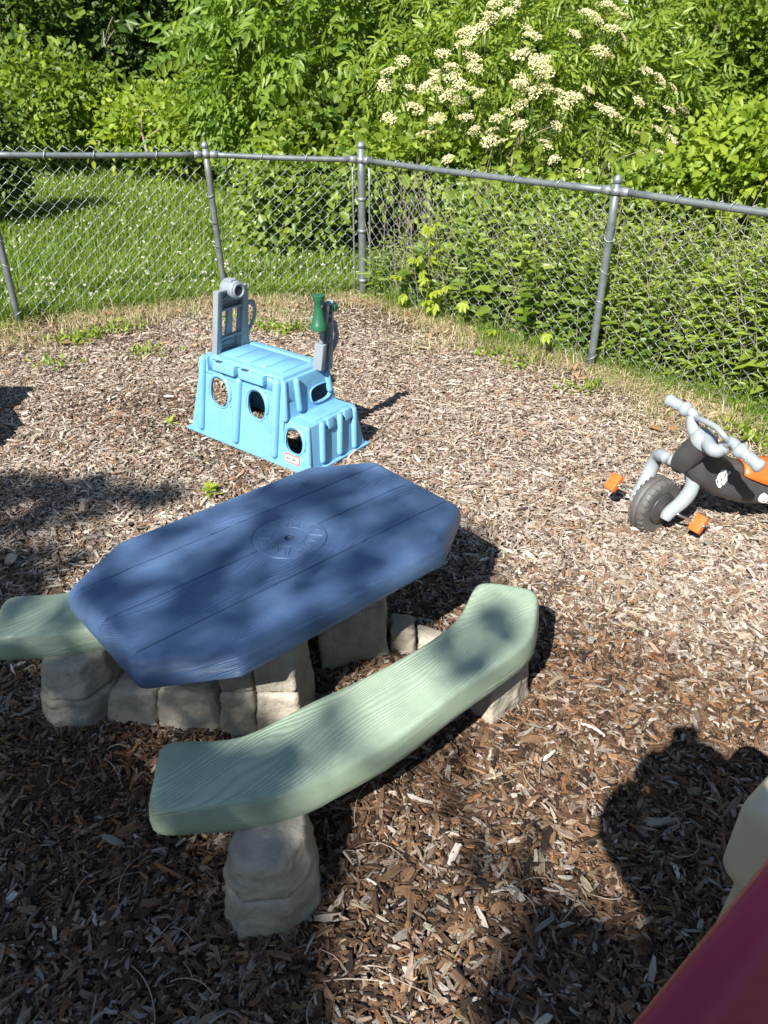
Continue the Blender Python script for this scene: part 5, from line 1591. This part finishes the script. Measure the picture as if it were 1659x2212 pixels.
def build_dry_stems():
    """last year's dead stalks standing among the weeds"""
    r = np.random.default_rng(65); V, F = [], []
    c0 = np.array(FENCE[3]); d = unit(np.array(FENCE[4]) - c0); nb = np.array([-d[1], d[0]])
    nb = nb if fence_dist(np.array([c0[0] + d[0] + nb[0] * .3]), np.array([c0[1] + d[1] + nb[1] * .3]))[0] < 0 else -nb
    for k in range(330):
        b = c0 + d * 4.8 * r.random() + nb * (.05 + .9 * r.random() ** 1.6)
        h = r.uniform(.35, 1.05); lean = r.normal(0, .16, 2)
        pts = [(b[0], b[1], 0), (b[0] + lean[0] * h * .4, b[1] + lean[1] * h * .4, h * .5), (b[0] + lean[0] * h, b[1] + lean[1] * h, h)]
        v, f = tube(pts, [.0028, .0022, .0012], 4, cap=False); F += [tuple(i + len(V) for i in q) for q in f]; V += list(v)
        for q in range(3):
            p = np.array(pts[1]) * (1 - q / 3) + np.array(pts[2]) * q / 3; e = p + np.array([r.normal(0, .09), r.normal(0, .09), r.uniform(.03, .12)])
            v, f = tube([p, e], [.0014, .0008], 3, cap=False); F += [tuple(i + len(V) for i in g) for g in f]; V += list(v)
    tag(link('dry_stems', new_mesh('dry_stems', np.array(V), F, M['twig'])), kind='stuff')
build_dry_stems()

def blades(P, H, W, lean, az):
    """grass blades, two faces each, bent over"""
    n = len(P); d = np.stack([np.cos(az), np.sin(az), np.zeros(n)], -1); s = np.stack([-np.sin(az), np.cos(az), np.zeros(n)], -1)
    up = np.array([0, 0, 1.0]); H = H[:, None]; W = W[:, None]; lean = lean[:, None]
    m = P + up * H * .6 + d * H * lean * .3; t = P + up * H * np.clip(1 - lean * .35, .15, 1) + d * H * lean
    V = np.stack([P - s * W, P + s * W, m + s * W * .8, m - s * W * .8, t + s * W * .15, t - s * W * .15], 1).reshape(-1, 3)
    b = np.arange(n)[:, None] * 6
    return V, np.concatenate([b + np.array([[0, 1, 2, 3]]), b + np.array([[3, 2, 4, 5]])], 1).reshape(-1, 4)

def build_grass():
    r = np.random.default_rng(71)
    # lawn beyond the left fence, longer and paler at the back
    n = 210000
    y = 4.6 + 10.8 * r.random(n) ** 1.5; x = (r.random(n) * 2 - 1) * (.60 * y) - .4
    fd = fence_dist(x, y)
    ok = (fd < -.03) & (x < 0.25 + .15 * (y - 6)) & (x > -.62 * y - .4)
    x, y = x[ok], y[ok]; n = len(x); P2 = np.stack([x, y], -1)
    H = (.075 + .035 * vnoise(P2, 1.3, 2) + .05 * smoothstep(9, 14, y)) * np.exp(r.normal(0, .25, n)) + np.where(fence_dist(x, y) > -.22, .07, 0)
    V, F = blades(np.stack([x, y, np.zeros(n)], -1), H, .0022 + .0003 * y + r.random(n) * .001, np.abs(r.normal(.4, .3, n)), r.random(n) * 6.28)
    tint = .62 + .22 * vnoise(P2, .9, 4) + .14 * r.normal(size=n) + .25 * smoothstep(9.5, 14, y)
    tag(link('lawn_grass', leaf_mesh('lawn_grass', (V, F), tint, GREEN['grass'])), kind='stuff')
    # clover heads in the lawn
    n = 900
    y = 5.3 + 7.5 * r.random(n) ** 1.3; x = -(.02 + .6 * r.random(n)) * y
    ok = (fence_dist(x, y) < -.15) & (vnoise(np.stack([x, y], -1), .9, 8) > -.35); x, y = x[ok], y[ok]; n = len(x)
    k = 7
    I = np.repeat(np.arange(n), k)
    P = np.stack([x, y, .085 + .03 * r.random(n)], -1)[I] + r.normal(0, .004, (n * k, 3))
    D = unit(r.normal(size=(n * k, 3))); V, F = leaves(P - D * .008, D, unit(r.normal(size=(n * k, 3)) + [0, -.5, .8]), .018, .013, .1, 0)
    tag(link('clover_flowers', leaf_mesh('clover_flowers', (V, F), r.normal(.6, .25, n * k), GREEN['clover'])), kind='stuff')
    # dry grass and fresh tufts in the strip along the inside of the fence
    n = 90000
    s = r.random(n); seg = np.array(FENCE); cum = np.r_[0, np.cumsum(np.linalg.norm(np.diff(seg, axis=0), axis=1))]
    u = cum[0] + 1.2 + (cum[-1] - 2.2 - cum[0]) * s
    bx, by = np.interp(u, cum, seg[:, 0]), np.interp(u, cum, seg[:, 1])
    k = np.searchsorted(cum, u).clip(1, len(seg) - 1); dv = unit(seg[k] - seg[k - 1]); inn = np.stack([dv[:, 1], -dv[:, 0]], -1)
    wide = np.where(bx < -.1, .46, .24) + .12 * np.sin(u * 3.1) + .08 * np.sin(u * 7.7)
    off = -.10 + (wide + .22) * np.abs(r.normal(0, .52, n))
    P2 = np.stack([bx, by], -1) + inn * off[:, None]
    ok = r.random(n) < (.75 * smoothstep(wide + .55, wide - .40, off)) * (.42 + .6 * vnoise(P2, 3.0, 6)).clip(.10, 1)
    P2 = P2[ok]; off = off[ok]; n = len(P2)
    green = (r.random(n) < .13 + .34 * smoothstep(.10, -.08, off) + .45 * smoothstep(.35, .8, vnoise(P2, 2.6, 11)))
    H = np.where(green, .070, .040) * np.exp(r.normal(0, .35, n)) * np.where(off < .12, 1.5, 1)
    lean = np.where(green, np.abs(r.normal(.35, .25, n)), np.clip(np.abs(r.normal(1.7, .5, n)), .5, 2.4))
    Z = ground_h(P2[:, 0], P2[:, 1]) + .008
    V, F = blades(np.concatenate([P2, Z[:, None]], 1), H, .0016 + .001 * r.random(n), lean, r.random(n) * 6.28)
    for nm, msk, mt in (('verge_grass', green, 'grass'), ('dry_grass', ~green, 'straw')):
        vm = V.reshape(-1, 6, 3)[msk].reshape(-1, 3); q = msk.sum()
        b = np.arange(q)[:, None] * 6; fm = np.concatenate([b + np.array([[0, 1, 2, 3]]), b + np.array([[3, 2, 4, 5]])], 1).reshape(-1, 4)
        tag(link(nm, leaf_mesh(nm, (vm, fm), r.normal(.55, .25, q), GREEN[mt])), kind='stuff')
    # curled dead leaves lying in the strip
    n = 420
    j = r.integers(0, len(P2), n); P = np.concatenate([P2[j] + r.normal(0, .05, (n, 2)), (Z[j] + .015 + .02 * r.random(n))[:, None]], 1)
    D = unit(r.normal(size=(n, 3)) * [1, 1, .3]); V, F = leaves(P, D, unit(r.normal(size=(n, 3)) * .5 + [0, 0, 1]), r.uniform(.03, .075, n), r.uniform(.02, .05, n), .35, .3)
    tag(link('dead_leaves', leaf_mesh('dead_leaves', (V, F), r.random(n), GREEN['dryleaf'])), kind='stuff')
    # low broad-leaved weeds at the edge of the mulch
    spots = [(160, 740, 40), (118, 795, 16), (205, 730, 25), (320, 770, 18), (590, 715, 30), (640, 722, 25), (35, 700, 30), (265, 720, 22), (1120, 790, 20), (1275, 848, 22), (1390, 800, 25), (1600, 940, 28), (1650, 965, 30), (1570, 925, 18), (1060, 770, 16), (880, 665, 18), (520, 700, 20), (2, 720, 20)]
    Ps, Ds, Ns, Ls = [], [], [], []
    for x, y, k in spots:
        g = at(x, y)
        for q in range(k * 3):
            p = g + np.array([r.normal(0, .07), r.normal(0, .05), 0]); p[2] = ground_h(p[0], p[1]) + r.random() * .05
            Ps.append(p); Ds.append([r.normal(), r.normal(), .5 + r.random()]); Ns.append([r.normal(0, .4), r.normal(0, .4) - .3, 1]); Ls.append(r.uniform(.025, .05))
    L = np.array(Ls); V, F = leaves(np.array(Ps), np.array(Ds, float), np.array(Ns, float), L, L * .45)
    tag(link('low_weeds', leaf_mesh('low_weeds', (V, F), r.normal(.5, .25, len(L)), GREEN['weed'])), kind='stuff')
build_grass()

# ------------------------------------------------------------------ small plants and oddments
def ovate(L, W, seed, mat, m=5):
    """a single broad leaf with a midrib fold, several segments long"""
    r = random.Random(seed); V, F = [], []
    for i in range(m + 1):
        x = i / m; w = W * .5 * (math.sin(math.pi * min(1, x * .92 + .06)) ** .8) * (1 - .1 * x)
        z = -.25 * L * x * x
        V += [(L * x, -w, z + w * .35), (L * x, 0, z), (L * x, w, z + w * .35)]
    for i in range(m):
        for k in (0, 1): F.append((i * 3 + k, i * 3 + k + 1, i * 3 + k + 4, i * 3 + k + 3))
    me = new_mesh('leaf', np.array(V), np.array(F), GREEN[mat], True)
    a = me.attributes.new('tint', 'FLOAT', 'FACE'); a.data.foreach_set('value', np.full(len(F), r.uniform(.35, .9), np.float32))
    return me

def build_seedlings():
    r = np.random.default_rng(81)
    def seedling(label, x, y, n, L, W, h):
        g = at(x, y); g[2] = ground_h(g[0], g[1])
        t = Thing('seedling', label, 'seedling', g, 'yellow-green seedlings in the mulch')
        t.part('stem', tube([g - [0, 0, .01], g + [0.002, 0, h * .5], g + [.004, -.002, h]], [.0028, .0024, .002], 6), M['stem'])
        ms = [ovate(L, W, q, 'vine') for q in range(4)]
        a = np.arange(n) * 2.4; up = .35 + .9 * np.arange(n) / max(1, n - 1)
        D = np.stack([np.cos(a), np.sin(a), up], -1); P = np.stack([np.full(n, g[0]), np.full(n, g[1]), g[2] + h * (.35 + .65 * np.arange(n) / max(1, n - 1))], -1)
        Nn = np.stack([-np.cos(a) * .6, -np.sin(a) * .6 - .2, np.ones(n)], -1)
        place_parts(t, ms, 'leaf', P, D, Nn, int(x))
    seedling('yellow-green leafy seedling in the mulch behind the far edge of the blue table', 455, 1076, 11, .050, .022, .045)
    seedling('small two-leaved seedling in the mulch left of the blue climber', 369, 920, 4, .045, .020, .03)
    seedling('tiny pale seedling in the mulch near the left edge', 60, 1008, 3, .026, .014, .01)
build_seedlings()

def build_creeper():
    """yellow-green five-fingered creeper coming through the right-hand fence"""
    c0 = np.array([*FENCE[3], 0]); d = unit(np.array([*FENCE[4], 0]) - c0); inn = np.array([-d[1] * -1, 0, 0]); inn = np.array([d[1], -d[0], 0])
    g = c0 + d * .72 + inn * .02
    t = Thing('creeper', 'yellow-green five-fingered creeper climbing the chain-link right of the corner post', 'creeper', g)
    r = np.random.default_rng(83)
    stem = catmull([g, g + [.05, -.02, .18], g + [-.03, .01, .35], g + [.06, -.02, .52], g + [.02, 0, .68]], 8)
    t.part('stem', tube(stem, np.linspace(.004, .0018, len(stem)), 6), M['stem'])
    # a palmate leaf mesh: five leaflets from one point
    ms = []
    for q in range(4):
        P = np.zeros((5, 3)); a = np.array([-1.25, -.62, 0, .62, 1.25]) + r.normal(0, .08, 5)
        D = np.stack([np.cos(a), np.sin(a), -.25 + r.normal(0, .1, 5)], -1); L = np.array([.06, .085, .095, .085, .06]) * .9
        me = leaf_mesh('leaf', leaves(P, D, np.tile([0, 0, 1.0], (5, 1)), L, L * .45, .18, .15, .6), r.normal(.5, .2, 5), GREEN['vine']); ms.append(me)
    pts = stem[np.linspace(6, len(stem) - 1, 15).astype(int)] + r.normal(0, .03, (15, 3)) + inn * .035
    extra = np.array([g + d * s + inn * .03 + [0, 0, z] for s, z in ((-.28, .28), (-.20, .16), (.20, .30), (.34, .22), (-.12, .42), (.10, .16), (.62, .10), (1.05, .18))])
    P = np.concatenate([pts, extra]); n = len(P)
    D = np.tile(inn * .7, (n, 1)) + r.normal(0, .45, (n, 3)) + [0, 0, -.35]; Nn = np.tile(inn * .6 + [0, 0, .8], (n, 1)) + r.normal(0, .25, (n, 3))
    place_parts(t, ms, 'leaf', P, D, Nn, 5, (.7, 1.15))
    V, F = [], []
    for p in P:
        q = stem[np.argmin(np.linalg.norm(stem - p, axis=1))]
        v, f = tube([q, (p + q) / 2 + [0, 0, .01], p], .0012, 4, cap=False); F += [tuple(i + len(V) for i in k) for k in f]; V += list(v)
    tag(t.part('leaf_stalk', (np.array(V), F), M['stem']), kind='stuff')
build_creeper()

def build_dead_twigs():
    def br(label, pts, r0):
        P = [aty(x, y, Y) for x, y, Y in pts]
        b = P[0].copy()
        t = Thing('dead_branch', label, 'dead branch', b, 'bare dead branches in the thicket')
        q = catmull(P, 5)
        t.part('twig', tube(q, np.linspace(r0, r0 * .35, len(q)), 6), M['twig'])
        rr = random.Random(len(label))
        for k in range(3):
            i = int(len(q) * (.35 + .18 * k)); e = q[i] + np.array([rr.uniform(-.25, .25), rr.uniform(-.2, .1), rr.uniform(.05, .28)])
            t.part('twig', tube([q[i], (q[i] + e) / 2 + [0, 0, .02], e], [r0 * .5, r0 * .4, r0 * .2], 5), M['twig'])
    br('pale bare stem leaning out of the shrubs behind the lawn', [(318, 330, 11.0), (308, 290, 11.0), (298, 262, 10.9)], .022)
    br('thin dead branch arching in front of the dark trees on the left', [(262, 270, 11.5), (290, 252, 11.4), (340, 246, 11.3), (380, 254, 11.2)], .015)
    br('curved dead twig hanging in the dark gap on the left', [(245, 120, 14.0), (228, 100, 14.0), (226, 85, 14.0), (238, 78, 14.0)], .02)
    br('forked dead stem standing in the elder just above the rail', [(1105, 358, 6.3), (1108, 335, 6.3), (1120, 305, 6.4), (1128, 285, 6.4)], .009)
    br('long dead branch slanting through the trees on the right', [(1405, 165, 7.6), (1420, 130, 7.6), (1440, 95, 7.7), (1455, 70, 7.8)], .012)
    br('reddish dead stem rising behind the right part of the rail', [(1296, 395, 5.6), (1294, 370, 5.6), (1290, 350, 5.7)], .006)
build_dead_twigs()

def build_needles():
    r = np.random.default_rng(87); V, F = [], []
    for k in range(130):
        y = .6 + 3.4 * r.random() ** 1.4; x = (r.random() * 2 - 1) * (.52 * y + .2)
        L = r.uniform(.05, .14); a = r.random() * 6.28; c = r.normal(0, .5)
        z = float(ground_h(np.array(x), np.array(y))) + .024
        pts = [(x + L * t * math.cos(a + c * t), y + L * t * math.sin(a + c * t), z + .012 * math.sin(math.pi * t) + r.normal(0, .001)) for t in np.linspace(0, 1, 7)]
        v, f = tube(pts, r.uniform(.0007, .0016), 4, cap=False); F += [tuple(i + len(V) for i in q) for q in f]; V += list(v)
    tag(link('pine_needles', new_mesh('pine_needles', np.array(V), F, M['twig'])), kind='stuff')
build_needles()

def build_scrap():
    g = at(1300, 842); g[2] = ground_h(g[0], g[1])
    t = Thing('rubber_scrap', 'dark grey torn rubber scrap lying by the fence right of the post', 'scrap', g)
    t.part('piece', bevelled(hexa([g + np.array(p) for p in ((-.03, -.02, 0), (.05, -.03, 0), (.06, .03, 0), (-.02, .03, 0))], [g + np.array(p) for p in ((-.025, -.01, .03), (.03, -.02, .014), (.045, .02, .012), (-.02, .02, .05))]), .004, 2), M['scrap'])
build_scrap()

# ------------------------------------------------------------------ the tree behind the photographer that throws the dappled shade
def in_poly(P, poly):
    x, y = P[:, 0], P[:, 1]; inside = np.zeros(len(P), bool); m = len(poly)
    for i in range(m):
        (x0, y0), (x1, y1) = poly[i], poly[(i + 1) % m]
        c = ((y0 > y) != (y1 > y)) & (x < (x1 - x0) * (y - y0) / (y1 - y0 + 1e-12) + x0)
        inside ^= c
    return inside

def build_shade_tree():
    r = np.random.default_rng(91)
    def G(pts, z): return [tuple(at(x, y, z)[:2] + SUN_S * z) for x, y in pts]
    def ell(x, y, rx, ry, z, n=16): return G([(x + rx * math.cos(a), y + ry * math.sin(a)) for a in np.linspace(0, 2 * math.pi, n + 1)[:-1]], z)
    zt = .452; zb = .285
    dense = [   # (outline on the shade plane, leaves per square metre)
        ([tuple(p) for p in G([(-60, 1180), (40, 1185), (125, 1290), (60, 1440), (240, 1590), (330, 1640), (420, 1800), (470, 1960), (480, 2040), (690, 2065), (740, 2205)], 0)] + [(-.02, .55), (-.1, -.2), (-1.6, -.2), (-1.7, 1.9)], 2200),
        (G([(-120, 1030), (60, 1032), (190, 1028), (330, 1052), (430, 1060), (330, 1095), (230, 1120), (100, 1140), (-120, 1170)], 0), 800),
        (G([(-120, 1130), (120, 1140), (250, 1150), (140, 1260), (-120, 1260)], 0), 420),
        (G([(240, 1178), (640, 1020), (815, 1003), (1005, 1100), (985, 1180), (870, 1240), (570, 1420), (330, 1470), (135, 1285)], zt), 450),
        (ell(345, 1700, 60, 55, zb), 1000), (ell(430, 1710, 90, 55, zb), 1000), (ell(520, 1660, 60, 40, zb), 1000), (ell(340, 1630, 35, 30, zb), 800), (ell(620, 1640, 50, 55, zb), 650),
        (ell(724, 1570, 38, 60, zb), 1000), (ell(1005, 1438, 46, 36, zb), 1100), (ell(1072, 1349, 42, 30, zb), 1000), (ell(935, 1388, 36, 26, zb), 900), (ell(860, 1500, 60, 30, zb), 130),
        (ell(960, 1660, 85, 50, 0), 230), (ell(1085, 1850, 85, 50, 0), 420), (ell(800, 1880, 70, 35, 0), 220), (ell(880, 1960, 60, 35, 0), 130), (ell(1000, 1740, 50, 30, 0), 160),
        (G([(1030, 2240), (1080, 2080), (1150, 1935), (1250, 1960), (1400, 1990), (1430, 2240)], 0), 1900),
        (G([(1340, 2240), (1500, 2050), (1640, 1880), (1680, 1860), (1680, 2240)], .84), 200),
        (G([(470, 1985), (690, 1955), (690, 2070), (470, 2080)], 0), 800), (G([(470, 1990), (670, 1950), (650, 1790), (470, 1800)], .15), 900),
        (G([(60, 1400), (260, 1400), (260, 1560), (60, 1560)], .18), 650),
        (G([(-60, 1290), (170, 1285), (200, 1340), (100, 1372), (60, 1340), (-60, 1335)], zb), 700),
        (ell(1240, 1700, 60, 30, 0), 60), (ell(1500, 980, 40, 25, 0), 0),
    ]
    dense += [(G([(30, 1395), (300, 1400), (570, 1470), (570, 1610), (30, 1610)], .10), 900),
              (G([(430, 2090), (730, 2070), (690, 1770), (430, 1790)], .10), 900),
              (G([(300, 1650), (345, 1592), (520, 1588), (590, 1650), (560, 1790), (300, 1815)], zb), 550)]
    light = [(ell(470, 1120, 65, 24, zt), .85), (ell(400, 1175, 60, 26, zt), .75), (ell(850, 1050, 60, 30, zt), .6), (ell(905, 1115, 55, 26, zt), .6), (ell(690, 1295, 62, 24, zt), .92), (ell(620, 1340, 60, 26, zt - .03), .92),
             (ell(800, 1260, 60, 24, zt - .02), .55), (ell(960, 1180, 40, 30, zt - .02), .7), (ell(150, 1655, 90, 45, 0), .55), (ell(30, 1368, 60, 14, zb), .9), (ell(120, 1540, 50, 30, .05), .6)]
    Ps, tr = [], []
    for poly, dn in dense:
        q = np.array(poly); lo, hi = q.min(0) - .03, q.max(0) + .03
        m = int(np.prod(hi - lo) * dn)
        p = lo + r.random((m, 2)) * (hi - lo)
        p = p[in_poly(p, poly)]
        keep = np.ones(len(p), bool)
        for lp, f in light: keep &= ~(in_poly(p, lp) & (r.random(len(p)) < f))
        Ps.append(p[keep])
    g = np.concatenate(Ps); n = len(g)
    h = 6.0 + 2.6 * r.random(n)
    P = np.concatenate([g - SUN_S * h[:, None] + r.normal(0, .02, (n, 2)), h[:, None]], 1)
    # the rest of the crown, away from the light that reaches the photo
    m = 16000
    c = np.array([-4.6, -7.6, 8.4]); R = np.array([3.6, 3.4, 2.6])
    d = unit(r.normal(size=(m, 3))); Q = c + d * R * (r.random(m) ** .4)[:, None]
    gq = Q[:, :2] + SUN_S * Q[:, 2:3]
    far = (gq[:, 1] < .1) | (gq[:, 0] < -2.6 - .2 * gq[:, 1])
    far &= ~((gq[:, 1] > -.3) & (gq[:, 0] > -1.6))
    P = np.concatenate([P, Q[far]]); n = len(P)
    base = np.array([-5.6, -9.0, 0.0])
    t = Thing('shade_tree', 'leafy tree behind the photographer whose crown dapples the blue table with shade', 'tree', base)
    trunk = catmull([base - [0, 0, .2], base + [.1, .1, 2], base + [.35, .45, 4.6], base + [.6, 1.0, 7.0], base + [.9, 1.6, 9.2]], 6)
    tk = t.part('trunk', tube(trunk, np.linspace(.26, .07, len(trunk)), 14), M['bark'])
    ctr = P[: len(g)]
    for k in range(14):
        e = ctr[r.integers(0, len(ctr))] if k < 9 else P[r.integers(len(g), n)]
        e = e.copy(); s = trunk[r.integers(12, len(trunk) - 2)]
        q = catmull([s, (s + e) / 2 + [0, 0, .3], e], 6)
        t.part('branch', tube(q, np.linspace(.05, .006, len(q)), 8), M['bark'], tk)
    D = unit(r.normal(size=(n, 3)) + [0, 0, -.3]); Nn = unit(r.normal(size=(n, 3)) * .45 + np.array([-.35, -.65, .7]))
    L = r.uniform(.075, .125, n)
    tag(t.part_mesh('crown', leaf_mesh('crown', leaves(P - D * L[:, None] * .5 - base, D, Nn, L, L * .62), r.normal(.5, .25, n), GREEN['shade'])), kind='stuff')
build_shade_tree()
